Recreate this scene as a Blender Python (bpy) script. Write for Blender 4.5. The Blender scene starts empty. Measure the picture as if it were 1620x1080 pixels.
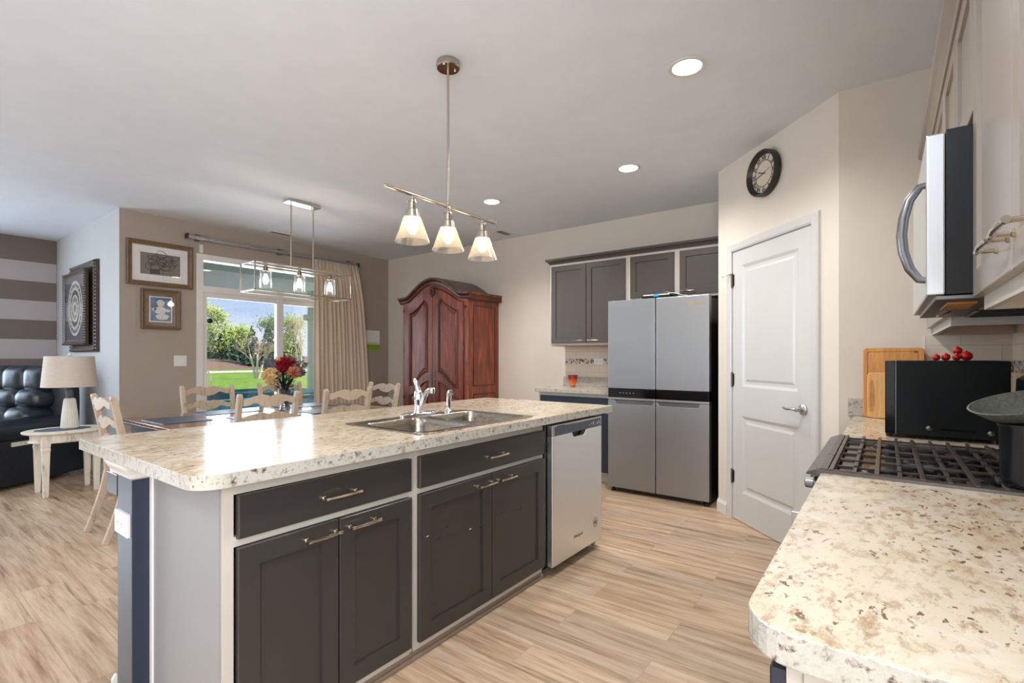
import bpy, bmesh, math, random
from mathutils import Vector, Matrix

random.seed(7)
PI = math.pi
scene = bpy.context.scene
COL = scene.collection

# ------------------------------------------------------------------ camera
FPX = 792.0
YAW = math.atan2(1402 - 810, FPX)
cam_data = bpy.data.cameras.new('camera')
cam_data.sensor_width = 36.0
cam_data.sensor_fit = 'HORIZONTAL'
cam_data.lens = 36.0 * FPX / 1620.0
cam_data.shift_y = 25.0 / 1620.0
cam_data.clip_start = 0.05
cam_data.clip_end = 500
cam = bpy.data.objects.new('camera', cam_data)
COL.objects.link(cam)
cam.location = (0, 0, 1.24)
cam.rotation_euler = (PI / 2, 0, YAW - PI / 2)
scene.camera = cam

# ------------------------------------------------------------------ world, sun, exposure
scene.view_settings.view_transform = 'Standard'
scene.view_settings.look = 'None'
scene.view_settings.gamma = 1.0
scene.view_settings.exposure = 0.29
scene.view_settings.use_curve_mapping = False
scene.cycles.use_denoising = True
scene.cycles.max_bounces = 10
scene.cycles.diffuse_bounces = 5
scene.cycles.glossy_bounces = 4
scene.cycles.transparent_max_bounces = 16
scene.cycles.transmission_bounces = 6
scene.cycles.sample_clamp_indirect = 6.0
scene.cycles.caustics_reflective = False
scene.cycles.caustics_refractive = False

world = bpy.data.worlds.new('world')
scene.world = world
world.use_nodes = True
wn = world.node_tree
wn.nodes.clear()
w_out = wn.nodes.new('ShaderNodeOutputWorld')
w_bg = wn.nodes.new('ShaderNodeBackground')
w_tc = wn.nodes.new('ShaderNodeTexCoord')
w_sep = wn.nodes.new('ShaderNodeSeparateXYZ')
w_ramp = wn.nodes.new('ShaderNodeValToRGB')
w_ramp.color_ramp.elements[0].position = 0.0
w_ramp.color_ramp.elements[0].color = (0.62, 0.78, 1.0, 1)
w_ramp.color_ramp.elements[1].position = 0.35
w_ramp.color_ramp.elements[1].color = (0.14, 0.33, 0.80, 1)
w_map = wn.nodes.new('ShaderNodeMapping')
w_map.inputs['Scale'].default_value = (2.0, 2.0, 9.0)
w_noise = wn.nodes.new('ShaderNodeTexNoise')
w_noise.inputs['Scale'].default_value = 1.6
w_noise.inputs['Detail'].default_value = 7
w_noise.inputs['Roughness'].default_value = 0.62
w_cr = wn.nodes.new('ShaderNodeValToRGB')
w_cr.color_ramp.elements[0].position = 0.42
w_cr.color_ramp.elements[0].color = (0, 0, 0, 1)
w_cr.color_ramp.elements[1].position = 0.72
w_cr.color_ramp.elements[1].color = (1, 1, 1, 1)
w_mix = wn.nodes.new('ShaderNodeMixRGB')
w_mix.inputs['Color2'].default_value = (0.95, 0.97, 1.0, 1)
wn.links.new(w_tc.outputs['Generated'], w_sep.inputs[0])
wn.links.new(w_sep.outputs['Z'], w_ramp.inputs[0])
wn.links.new(w_tc.outputs['Generated'], w_map.inputs[0])
wn.links.new(w_map.outputs[0], w_noise.inputs['Vector'])
wn.links.new(w_noise.outputs['Fac'], w_cr.inputs[0])
wn.links.new(w_cr.outputs[0], w_mix.inputs['Fac'])
wn.links.new(w_ramp.outputs[0], w_mix.inputs['Color1'])
wn.links.new(w_mix.outputs[0], w_bg.inputs['Color'])
w_bg.inputs['Strength'].default_value = 0.85
wn.links.new(w_bg.outputs[0], w_out.inputs[0])


def light(name, kind, loc, energy, color=(1, 1, 1), rot=(0, 0, 0), size=None, size_y=None, radius=None, spot=None, blend=0.5):
    d = bpy.data.lights.new(name, kind)
    d.energy = energy
    d.color = color
    if kind == 'AREA':
        d.size = size
        if size_y:
            d.shape = 'RECTANGLE'
            d.size_y = size_y
    elif kind == 'SUN':
        d.angle = radius or 0.01
    else:
        d.shadow_soft_size = radius or 0.05
    if kind == 'SPOT':
        d.spot_size = spot
        d.spot_blend = blend
    o = bpy.data.objects.new(name, d)
    o.location = loc
    o.rotation_euler = rot
    COL.objects.link(o)
    return o


# the sun stands behind the house, to the right, and lights the garden
sun = light('sun', 'SUN', (20, -20, 30), 5.6, (1.0, 0.95, 0.86), radius=0.02)
sun.rotation_euler = Vector((-0.55, 0.62, -0.62)).to_track_quat('-Z', 'Y').to_euler()
# daylight through the left and striped-wall windows; the rear light is an added fill
light('daylight_left_window', 'AREA', (-3.02, 2.2, 1.55), 15, (0.74, 0.87, 1.0), (0, -PI / 2, 0), 1.5, 2.3)
light('daylight_striped_wall_window', 'AREA', (-1.1, 8.62, 1.55), 135, (0.68, 0.83, 1.0), (-PI / 2, 0, 0), 2.2, 1.5)
light('added_rear_fill', 'AREA', (-1.2, -0.53, 1.6), 125, (0.90, 0.95, 1.0), (PI / 2, 0, 0), 2.2, 1.4)
light('daylight_patio_door', 'AREA', (3.3, 6.9, 1.2), 60, (0.78, 0.89, 1.0), (-PI / 2, 0, 0), 1.8, 2.2)


# ------------------------------------------------------------------ materials
def lin(c):
    def f(v):
        v = v / 255.0
        return v / 12.92 if v <= 0.04045 else ((v + 0.055) / 1.055) ** 2.4
    return (f(c[0]), f(c[1]), f(c[2]), 1.0)


class NT:
    """small helper around a material's node tree"""
    def __init__(self, name):
        self.m = bpy.data.materials.new(name)
        self.m.use_nodes = True
        self.t = self.m.node_tree
        self.b = self.t.nodes['Principled BSDF']
        self.out = self.t.nodes['Material Output']

    def n(self, kind, **kw):
        nd = self.t.nodes.new(kind)
        for k, v in kw.items():
            if k in nd.inputs.keys():
                nd.inputs[k].default_value = v
            else:
                setattr(nd, k, v)
        return nd

    def l(self, a, b):
        self.t.links.new(a, b)

    def coords(self, scale=(1, 1, 1), rot=(0, 0, 0), kind='Object'):
        tc = self.n('ShaderNodeTexCoord')
        mp = self.n('ShaderNodeMapping')
        mp.inputs['Scale'].default_value = scale
        mp.inputs['Rotation'].default_value = rot
        self.l(tc.outputs[kind], mp.inputs[0])
        return mp.outputs[0]

    def noise(self, vec, scale, detail=4, rough=0.5, dist=0.0):
        nd = self.n('ShaderNodeTexNoise')
        nd.inputs['Scale'].default_value = scale
        nd.inputs['Detail'].default_value = detail
        nd.inputs['Roughness'].default_value = rough
        nd.inputs['Distortion'].default_value = dist
        self.l(vec, nd.inputs['Vector'])
        return nd

    def ramp(self, fac, stops):
        nd = self.n('ShaderNodeValToRGB')
        els = nd.color_ramp.elements
        while len(els) < len(stops):
            els.new(0.5)
        for e, (p, c) in zip(els, stops):
            e.position = p
            e.color = c if len(c) == 4 else (c[0], c[1], c[2], 1)
        self.l(fac, nd.inputs[0])
        return nd.outputs[0]

    def mix(self, fac, a, b, mode='MIX'):
        nd = self.n('ShaderNodeMixRGB', blend_type=mode)
        for i, v in (('Fac', fac), ('Color1', a), ('Color2', b)):
            if hasattr(v, 'is_linked') or hasattr(v, 'links'):
                self.l(v, nd.inputs[i])
            else:
                nd.inputs[i].default_value = v
        return nd.outputs[0]

    def bump(self, height, strength=0.2, dist=0.01):
        nd = self.n('ShaderNodeBump')
        nd.inputs['Strength'].default_value = strength
        nd.inputs['Distance'].default_value = dist
        self.l(height, nd.inputs['Height'])
        self.l(nd.outputs[0], self.b.inputs['Normal'])


BLACK = (0, 0, 0, 1)
WHITE = (1, 1, 1, 1)


def paint(name, rgb, rough=0.5, spec=0.5, metal=0.0, var=0.04, scale=6.0, bump=0.0, coat=0.0, sheen=0.0):
    """a solid finish with a faint mottling of its own"""
    k = NT(name)
    v = k.coords()
    nz = k.noise(v, scale, 3)
    c = lin(rgb)
    lo = tuple(max(0, x * (1 - var)) for x in c[:3]) + (1,)
    hi = tuple(min(1, x * (1 + var)) for x in c[:3]) + (1,)
    k.l(k.ramp(nz.outputs['Fac'], [(0.3, lo), (0.7, hi)]), k.b.inputs['Base Color'])
    k.b.inputs['Roughness'].default_value = rough
    k.b.inputs['Metallic'].default_value = metal
    k.b.inputs['Specular IOR Level'].default_value = spec
    k.b.inputs['Coat Weight'].default_value = coat
    k.b.inputs['Sheen Weight'].default_value = sheen
    if bump:
        nb = k.noise(v, 180.0, 2)
        k.bump(nb.outputs['Fac'], bump, 0.002)
    return k.m


def brushed(name, rgb, rough=0.3, axis=2, stretch=60.0):
    k = NT(name)
    sc = [stretch, stretch, stretch]
    sc[axis] = 1.5
    v = k.coords(tuple(sc))
    nz = k.noise(v, 6.0, 3)
    c = lin(rgb)
    k.l(k.ramp(nz.outputs['Fac'], [(0.3, tuple(x * 0.98 for x in c[:3])), (0.7, tuple(min(1, x * 1.02) for x in c[:3]))]), k.b.inputs['Base Color'])
    k.b.inputs['Metallic'].default_value = 1.0
    rr = k.ramp(nz.outputs['Fac'], [(0.3, (rough * 0.95,) * 3), (0.7, (rough * 1.06,) * 3)])
    k.l(rr, k.b.inputs['Roughness'])
    return k.m


def emit(name, rgb, strength):
    k = NT(name)
    k.b.inputs['Base Color'].default_value = lin(rgb)
    k.b.inputs['Emission Color'].default_value = lin(rgb)
    k.b.inputs['Emission Strength'].default_value = strength
    return k.m


def glass(name, tint=(1, 1, 1, 1), base=0.04, edge=0.55, rough=0.02, seeded=False, trans=(1, 1, 1, 1)):
    k = NT(name)
    k.t.nodes.remove(k.b)
    tr = k.n('ShaderNodeBsdfTransparent')
    tr.inputs[0].default_value = trans
    gl = k.n('ShaderNodeBsdfGlossy')
    gl.inputs['Color'].default_value = tint
    gl.inputs['Roughness'].default_value = rough
    lw = k.n('ShaderNodeLayerWeight')
    lw.inputs['Blend'].default_value = 0.25
    r = k.ramp(lw.outputs['Facing'], [(0.0, (base,) * 3), (1.0, (edge,) * 3)])
    if seeded:
        v = k.coords((1, 1, 1))
        vo = k.n('ShaderNodeTexVoronoi')
        vo.inputs['Scale'].default_value = 170
        k.l(v, vo.inputs['Vector'])
        s = k.ramp(vo.outputs['Distance'], [(0.18, (0.55,) * 3), (0.34, (0, 0, 0))])
        r = k.mix(1.0, r, s, 'ADD')
    mx = k.n('ShaderNodeMixShader')
    k.l(r, mx.inputs[0])
    k.l(tr.outputs[0], mx.inputs[1])
    k.l(gl.outputs[0], mx.inputs[2])
    if seeded:
        df = k.n('ShaderNodeBsdfTranslucent')
        df.inputs[0].default_value = (1, 0.9, 0.74, 1)
        m2 = k.n('ShaderNodeMixShader')
        m2.inputs[0].default_value = 0.10
        k.l(mx.outputs[0], m2.inputs[1])
        k.l(df.outputs[0], m2.inputs[2])
        mx = m2
    k.l(mx.outputs[0], k.out.inputs[0])
    return k.m


def granite(name):
    k = NT(name)
    v = k.coords()
    n1 = k.noise(v, 4.5, 5, 0.6, 0.6)
    base = k.ramp(n1.outputs['Fac'], [(0.30, lin((208, 196, 175))), (0.48, lin((204, 192, 171))), (0.62, lin((190, 170, 142))), (0.78, lin((203, 189, 166)))])
    # brown, slanting veins broken into short dashes
    v2 = k.coords((1.0, 2.0, 1.5), (0, 0, 0.9))
    n2 = k.noise(v2, 21.0, 14, 0.76, 0.25)
    veins = k.ramp(n2.outputs['Fac'], [(0.50, BLACK), (0.56, (0.5,) * 3), (0.66, WHITE)])
    n3 = k.noise(v2, 5.5, 4)
    mask = k.ramp(n3.outputs['Fac'], [(0.36, (0.45,) * 3), (0.60, WHITE)])
    vm = k.mix(1.0, veins, mask, 'MULTIPLY')
    c2 = k.mix(vm, base, lin((148, 112, 74)))
    # small umber chips
    n4 = k.noise(k.coords((1.3, 2.2, 1.6), (0, 0, 0.3)), 38.0, 3, 0.5, 0.3)
    chips = k.ramp(n4.outputs['Fac'], [(0.615, BLACK), (0.65, WHITE)])
    n5 = k.noise(v, 7.0, 3)
    cm = k.ramp(n5.outputs['Fac'], [(0.38, BLACK), (0.52, WHITE)])
    cc = k.mix(1.0, chips, cm, 'MULTIPLY')
    c3 = k.mix(cc, c2, lin((112, 88, 70)))
    # pale quartz
    n6 = k.noise(v, 9.0, 5, 0.6, 0.8)
    pale = k.ramp(n6.outputs['Fac'], [(0.56, BLACK), (0.68, (0.75,) * 3)])
    c4 = k.mix(pale, c3, lin((216, 208, 192)))
    # upright edges: same stone, more speckled, its grey lighting put into the colour
    geo = k.n('ShaderNodeNewGeometry')
    sep = k.n('ShaderNodeSeparateXYZ')
    k.l(geo.outputs['True Normal'], sep.inputs[0])
    ab = k.n('ShaderNodeMath', operation='ABSOLUTE')
    k.l(sep.outputs['Z'], ab.inputs[0])
    side = k.ramp(ab.outputs[0], [(0.5, WHITE), (0.8, BLACK)])
    n7 = k.noise(k.coords((1, 1, 1)), 34.0, 10, 0.74, 0.3)
    sc = k.ramp(n7.outputs['Fac'], [(0.34, lin((74, 64, 58))), (0.40, lin((140, 130, 120))), (0.45, lin((168, 163, 152))), (0.56, lin((180, 176, 166))), (0.60, lin((150, 140, 128))), (0.65, lin((84, 72, 66)))])
    c5 = k.mix(side, c4, sc)
    k.l(c5, k.b.inputs['Base Color'])
    k.b.inputs['Roughness'].default_value = 0.16
    k.b.inputs['Specular IOR Level'].default_value = 0.5
    return k.m


def planks(name):
    k = NT(name)
    tc = k.n('ShaderNodeTexCoord')
    sp = k.n('ShaderNodeSeparateXYZ')
    k.l(tc.outputs['Object'], sp.inputs[0])
    cb = k.n('ShaderNodeCombineXYZ')
    k.l(sp.outputs['Y'], cb.inputs['X'])
    k.l(sp.outputs['X'], cb.inputs['Y'])
    br = k.n('ShaderNodeTexBrick')
    br.inputs['Scale'].default_value = 1.0
    br.inputs['Brick Width'].default_value = 1.22
    br.inputs['Row Height'].default_value = 0.18
    br.inputs['Mortar Size'].default_value = 0.0012
    br.inputs['Mortar Smooth'].default_value = 0.2
    br.inputs['Color1'].default_value = (0, 0, 0, 1)
    br.inputs['Color2'].default_value = (1, 1, 1, 1)
    br.inputs['Mortar'].default_value = (0.5, 0.5, 0.5, 1)
    br.offset = 0.37
    br.offset_frequency = 2
    k.l(cb.outputs[0], br.inputs['Vector'])
    # grain: stretched along the plank, shifted for each plank
    mul = k.n('ShaderNodeVectorMath', operation='MULTIPLY')
    mul.inputs[1].default_value = (37.0, 11.0, 5.0)
    k.l(br.outputs['Color'], mul.inputs[0])
    add = k.n('ShaderNodeVectorMath', operation='ADD')
    k.l(cb.outputs[0], add.inputs[0])
    k.l(mul.outputs[0], add.inputs[1])
    mp = k.n('ShaderNodeMapping')
    mp.inputs['Scale'].default_value = (1.0, 15.0, 1.0)
    k.l(add.outputs[0], mp.inputs[0])
    g1 = k.noise(mp.outputs[0], 1.7, 6, 0.62, 0.5)
    mp2 = k.n('ShaderNodeMapping')
    mp2.inputs['Scale'].default_value = (6.0, 110.0, 1.0)
    k.l(add.outputs[0], mp2.inputs[0])
    g2 = k.noise(mp2.outputs[0], 1.0, 4, 0.6, 0.3)
    mp3 = k.n('ShaderNodeMapping')
    mp3.inputs['Scale'].default_value = (1.0, 4.0, 1.0)
    k.l(add.outputs[0], mp3.inputs[0])
    g3 = k.noise(mp3.outputs[0], 1.6, 3, 0.5, 0.2)
    col = k.ramp(g1.outputs['Fac'], [(0.28, lin((124, 100, 82))), (0.42, lin((180, 158, 136))), (0.55, lin((200, 182, 162))), (0.72, lin((212, 196, 178)))])
    tone = k.ramp(br.outputs['Color'], [(0.0, lin((226, 218, 210))), (0.35, lin((240, 230, 218))), (0.7, lin((250, 239, 224))), (1.0, lin((234, 221, 205)))])
    c = k.mix(1.0, col, tone, 'MULTIPLY')
    fine = k.ramp(g2.outputs['Fac'], [(0.36, (0.66, 0.62, 0.58)), (0.52, (1, 1, 1))])
    c = k.mix(0.45, c, fine, 'MULTIPLY')
    dark = k.ramp(g3.outputs['Fac'], [(0.56, BLACK), (0.74, (0.6,) * 3)])
    c = k.mix(dark, c, lin((156, 124, 96)))
    c = k.mix(br.outputs['Fac'], c, lin((150, 130, 112)))
    k.l(c, k.b.inputs['Base Color'])
    k.b.inputs['Roughness'].default_value = 0.36
    k.b.inputs['Specular IOR Level'].default_value = 0.4
    k.bump(g2.outputs['Fac'], 0.12, 0.002)
    return k.m


def wood(name, dark, light_, axis=2, scale=1.0, rough=0.35, stretch=9.0, coat=0.0):
    k = NT(name)
    sc = [stretch * scale] * 3
    sc[axis] = 0.9 * scale
    v = k.coords(tuple(sc))
    g = k.noise(v, 2.2, 7, 0.62, 0.8)
    v2 = k.coords(tuple(x * 7 for x in sc))
    g2 = k.noise(v2, 2.0, 3, 0.5, 0.2)
    c = k.ramp(g.outputs['Fac'], [(0.30, lin(dark)), (0.52, lin(tuple((a + b) / 2 for a, b in zip(dark, light_)))), (0.72, lin(light_))])
    f = k.ramp(g2.outputs['Fac'], [(0.35, (0.72,) * 3), (0.55, (1,) * 3)])
    c = k.mix(0.6, c, f, 'MULTIPLY')
    k.l(c, k.b.inputs['Base Color'])
    k.b.inputs['Roughness'].default_value = rough
    k.b.inputs['Coat Weight'].default_value = coat
    k.b.inputs['Coat Roughness'].default_value = 0.15
    k.bump(g2.outputs['Fac'], 0.12, 0.001)
    return k.m


def fabric(name, rgb, rgb2, scale=260.0, rough=0.9, bump=0.3, wide=(1, 1, 1)):
    k = NT(name)
    v = k.coords(wide)
    n1 = k.noise(v, scale, 2)
    n2 = k.noise(k.coords((wide[0], wide[1], wide[2] * 14)), 22.0, 4)
    c = k.ramp(n1.outputs['Fac'], [(0.35, lin(rgb)), (0.65, lin(rgb2))])
    f = k.ramp(n2.outputs['Fac'], [(0.35, (0.86,) * 3), (0.65, (1,) * 3)])
    c = k.mix(0.7, c, f, 'MULTIPLY')
    k.l(c, k.b.inputs['Base Color'])
    k.b.inputs['Roughness'].default_value = rough
    k.b.inputs['Specular IOR Level'].default_value = 0.2
    k.b.inputs['Sheen Weight'].default_value = 0.15
    k.bump(n1.outputs['Fac'], bump, 0.002)
    return k.m


def tiles(name, axis):
    """long pale tiles with a mosaic band; axis = horizontal world axis of the wall"""
    k = NT(name)
    tc = k.n('ShaderNodeTexCoord')
    sp = k.n('ShaderNodeSeparateXYZ')
    k.l(tc.outputs['Object'], sp.inputs[0])
    cb = k.n('ShaderNodeCombineXYZ')
    k.l(sp.outputs[axis], cb.inputs['X'])
    k.l(sp.outputs['Z'], cb.inputs['Y'])
    br = k.n('ShaderNodeTexBrick')
    br.inputs['Scale'].default_value = 1.0
    br.inputs['Brick Width'].default_value = 0.30
    br.inputs['Row Height'].default_value = 0.0765
    br.inputs['Mortar Size'].default_value = 0.0016
    br.inputs['Color1'].default_value = lin((214, 200, 182))
    br.inputs['Color2'].default_value = lin((200, 187, 170))
    br.inputs['Mortar'].default_value = lin((176, 166, 152))
    k.l(cb.outputs[0], br.inputs['Vector'])
    vo = k.n('ShaderNodeTexVoronoi')
    vo.inputs['Scale'].default_value = 62
    k.l(cb.outputs[0], vo.inputs['Vector'])
    sv = k.n('ShaderNodeSeparateColor')
    k.l(vo.outputs['Color'], sv.inputs[0])
    mos = k.ramp(sv.outputs[0], [(0.0, lin((80, 58, 44))), (0.3, lin((120, 96, 76))), (0.5, lin((205, 190, 166))), (0.8, lin((168, 176, 172))), (1.0, lin((232, 222, 204)))])
    # band between two heights
    a = k.n('ShaderNodeMath', operation='GREATER_THAN')
    a.inputs[1].default_value = 1.168
    b = k.n('ShaderNodeMath', operation='LESS_THAN')
    b.inputs[1].default_value = 1.222
    k.l(sp.outputs['Z'], a.inputs[0])
    k.l(sp.outputs['Z'], b.inputs[0])
    m = k.n('ShaderNodeMath', operation='MULTIPLY')
    k.l(a.outputs[0], m.inputs[0])
    k.l(b.outputs[0], m.inputs[1])
    c = k.mix(m.outputs[0], br.outputs['Color'], mos)
    k.l(c, k.b.inputs['Base Color'])
    k.b.inputs['Roughness'].default_value = 0.25
    return k.m


def stripes(name):
    k = NT(name)
    tc = k.n('ShaderNodeTexCoord')
    sp = k.n('ShaderNodeSeparateXYZ')
    k.l(tc.outputs['Object'], sp.inputs[0])
    m = k.n('ShaderNodeMath', operation='MULTIPLY_ADD')
    m.inputs[1].default_value = 1 / 0.486
    m.inputs[2].default_value = -2.195 / 0.486 + 10
    k.l(sp.outputs['Z'], m.inputs[0])
    fr = k.n('ShaderNodeMath', operation='FRACT')
    k.l(m.outputs[0], fr.inputs[0])
    lt = k.n('ShaderNodeMath', operation='LESS_THAN')
    lt.inputs[1].default_value = 0.5
    k.l(fr.outputs[0], lt.inputs[0])
    top = k.n('ShaderNodeMath', operation='LESS_THAN')
    top.inputs[1].default_value = 2.44
    k.l(sp.outputs['Z'], top.inputs[0])
    both = k.n('ShaderNodeMath', operation='MULTIPLY')
    k.l(lt.outputs[0], both.inputs[0])
    k.l(top.outputs[0], both.inputs[1])
    c = k.mix(both.outputs[0], lin((112, 98, 90)), lin((174, 164, 162)))
    k.l(c, k.b.inputs['Base Color'])
    k.b.inputs['Roughness'].default_value = 0.6
    return k.m


def weathered(name, base, worn, scale=1.0):
    k = NT(name)
    v = k.coords((9 * scale, 9 * scale, 1.6 * scale))
    g = k.noise(v, 3.0, 7, 0.7, 0.7)
    c = k.ramp(g.outputs['Fac'], [(0.30, lin(worn)), (0.44, lin(base)), (0.70, lin(tuple(min(255, x + 12) for x in base)))])
    k.l(c, k.b.inputs['Base Color'])
    k.b.inputs['Roughness'].default_value = 0.5
    k.bump(g.outputs['Fac'], 0.1, 0.002)
    return k.m


def leather(name, rgb):
    k = NT(name)
    v = k.coords()
    n = k.noise(v, 8.0, 5, 0.6, 0.4)
    n2 = k.noise(v, 140.0, 3)
    c = lin(rgb)
    k.l(k.ramp(n.outputs['Fac'], [(0.3, tuple(x * 0.8 for x in c[:3])), (0.7, tuple(x * 1.25 for x in c[:3]))]), k.b.inputs['Base Color'])
    k.b.inputs['Roughness'].default_value = 0.28
    h = k.mix(0.25, n.outputs['Fac'], n2.outputs['Fac'])
    k.bump(h, 0.35, 0.012)
    return k.m


def leafy(name, a, b, scale=2.0):
    k = NT(name)
    v = k.coords()
    n = k.noise(v, scale, 4)
    k.l(k.ramp(n.outputs['Fac'], [(0.3, lin(a)), (0.7, lin(b))]), k.b.inputs['Base Color'])
    k.b.inputs['Roughness'].default_value = 0.7
    k.b.inputs['Specular IOR Level'].default_value = 0.2
    return k.m


M = {}
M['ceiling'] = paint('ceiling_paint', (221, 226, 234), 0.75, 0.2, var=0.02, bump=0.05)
M['beige'] = paint('beige_wall_paint', (212, 202, 190), 0.65, 0.3, var=0.015, bump=0.04)
M['taupe'] = paint('taupe_wall_paint', (161, 148, 137), 0.6, 0.3, var=0.02, bump=0.04)
M['pale'] = paint('pale_grey_wall_paint', (186, 184, 182), 0.65, 0.3, var=0.015, bump=0.04)
M['stripes'] = stripes('striped_wall_paint')
M['planks'] = planks('vinyl_planks')
M['white'] = paint('white_trim_paint', (214, 211, 207), 0.32, 0.5, var=0.015)
M['side_panel'] = paint('pale_grey_panel_paint', (138, 137, 136), 0.4, 0.5, var=0.02)
M['steel_bright'] = brushed('bright_stainless', (226, 228, 230), 0.35, 2)
M['door_white'] = paint('white_door_paint', (198, 196, 193), 0.3, 0.5, var=0.01)
M['granite'] = granite('speckled_laminate')
M['char'] = paint('charcoal_cabinet_paint', (50, 47, 45), 0.33, 0.5, var=0.05, scale=3)
M['navy'] = paint('navy_charcoal_paint', (40, 47, 60), 0.24, 0.5, var=0.05, scale=3)
M['taupe_cab'] = paint('taupe_cabinet_paint', (72, 65, 60), 0.33, 0.5, var=0.04, scale=3)
M['lightcab'] = paint('light_taupe_cabinet_paint', (152, 141, 130), 0.3, 0.6, var=0.03, scale=3)
M['frame'] = paint('cream_face_frame_paint', (186, 179, 168), 0.4, 0.5, var=0.03)
M['steel'] = brushed('brushed_stainless', (160, 160, 160), 0.42, 2)
M['steel_h'] = brushed('brushed_stainless_across', (182, 182, 184), 0.34, 0)
M['steel_dark'] = brushed('dark_stainless', (130, 130, 132), 0.35, 2)
M['sink'] = brushed('sink_steel', (150, 142, 130), 0.27, 0)
M['chrome'] = paint('chrome', (225, 226, 230), 0.07, 0.5, 1.0, var=0.0)
M['nickel'] = paint('brushed_nickel', (190, 180, 165), 0.22, 0.5, 1.0, var=0.03)
M['nickel_dark'] = paint('aged_nickel', (120, 110, 98), 0.35, 0.5, 1.0, var=0.05)
M['black'] = paint('black_plastic', (14, 15, 17), 0.3, 0.5, var=0.1)
M['black_case'] = paint('satin_black_case', (9, 11, 12), 0.5, 0.22, var=0.1)
M['black_gloss'] = paint('black_gloss_enamel', (8, 9, 11), 0.12, 0.5, var=0.1)
M['black_steel'] = paint('black_painted_steel', (16, 19, 22), 0.25, 0.5, var=0.1)
M['iron'] = paint('cast_iron', (74, 64, 57), 0.34, 0.6, 0.3, var=0.15, scale=40, bump=0.15)
M['slate'] = paint('slate_blue_vinyl', (60, 72, 88), 0.4, 0.4, var=0.1, scale=60)
M['mahogany'] = wood('red_mahogany', (66, 22, 10), (170, 80, 40), 2, 1.0, 0.32, coat=0.3)
M['mahogany_dark'] = wood('dark_mahogany_moulding', (40, 15, 8), (112, 46, 24), 2, 1.0, 0.32, coat=0.15)
M['tablewood'] = wood('walnut_table_top', (92, 58, 38), (158, 112, 82), 0, 1.2, 0.14, coat=0.3)
M['tableedge'] = paint('dark_table_edge', (42, 44, 54), 0.3, 0.5)
M['chairwood'] = weathered('whitewashed_chair_wood', (178, 157, 134), (126, 103, 82))
M['sidewood'] = weathered('distressed_cream_wood', (214, 205, 190), (150, 130, 108))
M['bamboo'] = wood('bamboo_board', (190, 122, 56), (224, 162, 88), 2, 0.7, 0.4, 14)
M['bamboo_pale'] = wood('pale_bamboo_board', (214, 156, 88), (238, 190, 120), 2, 0.7, 0.4, 14)
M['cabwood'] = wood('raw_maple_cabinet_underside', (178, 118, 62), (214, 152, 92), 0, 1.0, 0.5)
M['leather'] = leather('black_blue_leather', (24, 30, 38))
M['shade'] = fabric('linen_lampshade', (196, 182, 170), (216, 203, 192), 320)
M['curtain'] = fabric('tan_woven_curtain', (196, 176, 154), (218, 200, 178), 300, wide=(1, 1, 1))
M['ceramic'] = paint('matt_cream_ceramic', (214, 208, 196), 0.5, 0.5, var=0.05)
M['gold'] = weathered('antique_gold_wood', (104, 80, 56), (52, 38, 27), 4)
M['bronze'] = weathered('dark_bronze_carved_wood', (64, 48, 34), (128, 96, 58), 6)
M['mat'] = paint('white_mount_board', (228, 224, 220), 0.8, 0.2)
M['print_brown'] = paint('taupe_print_paper', (120, 110, 100), 0.7, 0.2, var=0.08)
M['ink'] = paint('charcoal_ink', (46, 44, 46), 0.7, 0.2)
M['print_blue'] = paint('blue_print_paper', (92, 118, 152), 0.6, 0.2, var=0.35, scale=14)
M['bone'] = paint('pale_painted_figure', (214, 210, 206), 0.6, 0.2, var=0.12, scale=40)
M['smoke'] = paint('smoky_grey_print', (84, 86, 92), 0.4, 0.4, var=0.15)
M['pane'] = glass('window_glass', base=0.035, edge=0.6)
M['picglass'] = glass('picture_glass', base=0.03, edge=0.5)
M['jar'] = glass('clear_jar_glass', base=0.05, edge=0.8)
M['seeded'] = glass('seeded_shade_glass', tint=(1, 0.93, 0.8, 1), base=0.08, edge=0.65, rough=0.08, seeded=True)
M['vaseglass'] = glass('smoky_vase_glass', base=0.15, edge=0.8, trans=(0.35, 0.38, 0.45, 1))
M['bulb'] = emit('warm_bulb', (255, 226, 180), 22.0)
M['downlight'] = emit('downlight_lens', (255, 250, 240), 9.0)
M['plastic'] = paint('white_plastic', (214, 212, 210), 0.35, 0.5)
M['tile_y'] = tiles('backsplash_tile', 'Y')
M['tile_x'] = tiles('backsplash_tile_across', 'X')
M['dwpanel'] = paint('slate_control_panel', (58, 66, 78), 0.3, 0.5)
M['letter_gold'] = paint('gold_lettering', (214, 160, 52), 0.35, 0.5, 0.4)
M['letter_grey'] = paint('grey_lettering', (110, 106, 102), 0.4, 0.5)
M['icon'] = paint('pale_icon_print', (170, 174, 180), 0.4, 0.5)
M['blue'] = paint('blue_tape', (40, 150, 205), 0.5, 0.4)
M['paper'] = paint('white_paper', (226, 222, 216), 0.8, 0.2)
M['red'] = paint('glossy_red_skin', (190, 28, 24), 0.18, 0.5, var=0.2, scale=30)
M['red_dark'] = paint('dark_stem', (70, 16, 16), 0.4, 0.5)
M['skillet'] = paint('speckled_grey_stone_coating', (92, 94, 86), 0.28, 0.5, var=0.35, scale=120)
M['clockface'] = paint('cream_clock_paper', (206, 192, 176), 0.5, 0.3, var=0.03)
M['clockrim'] = paint('dark_bronze_clock_case', (44, 40, 34), 0.4, 0.5)
M['lawn'] = leafy('lawn_grass', (98, 138, 28), (138, 170, 48), 3.0)
M['mulch'] = leafy('mulch_and_soil', (116, 96, 80), (150, 124, 104), 9.0)
M['path'] = paint('pale_concrete_road', (214, 206, 196), 0.8, 0.2)
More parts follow.
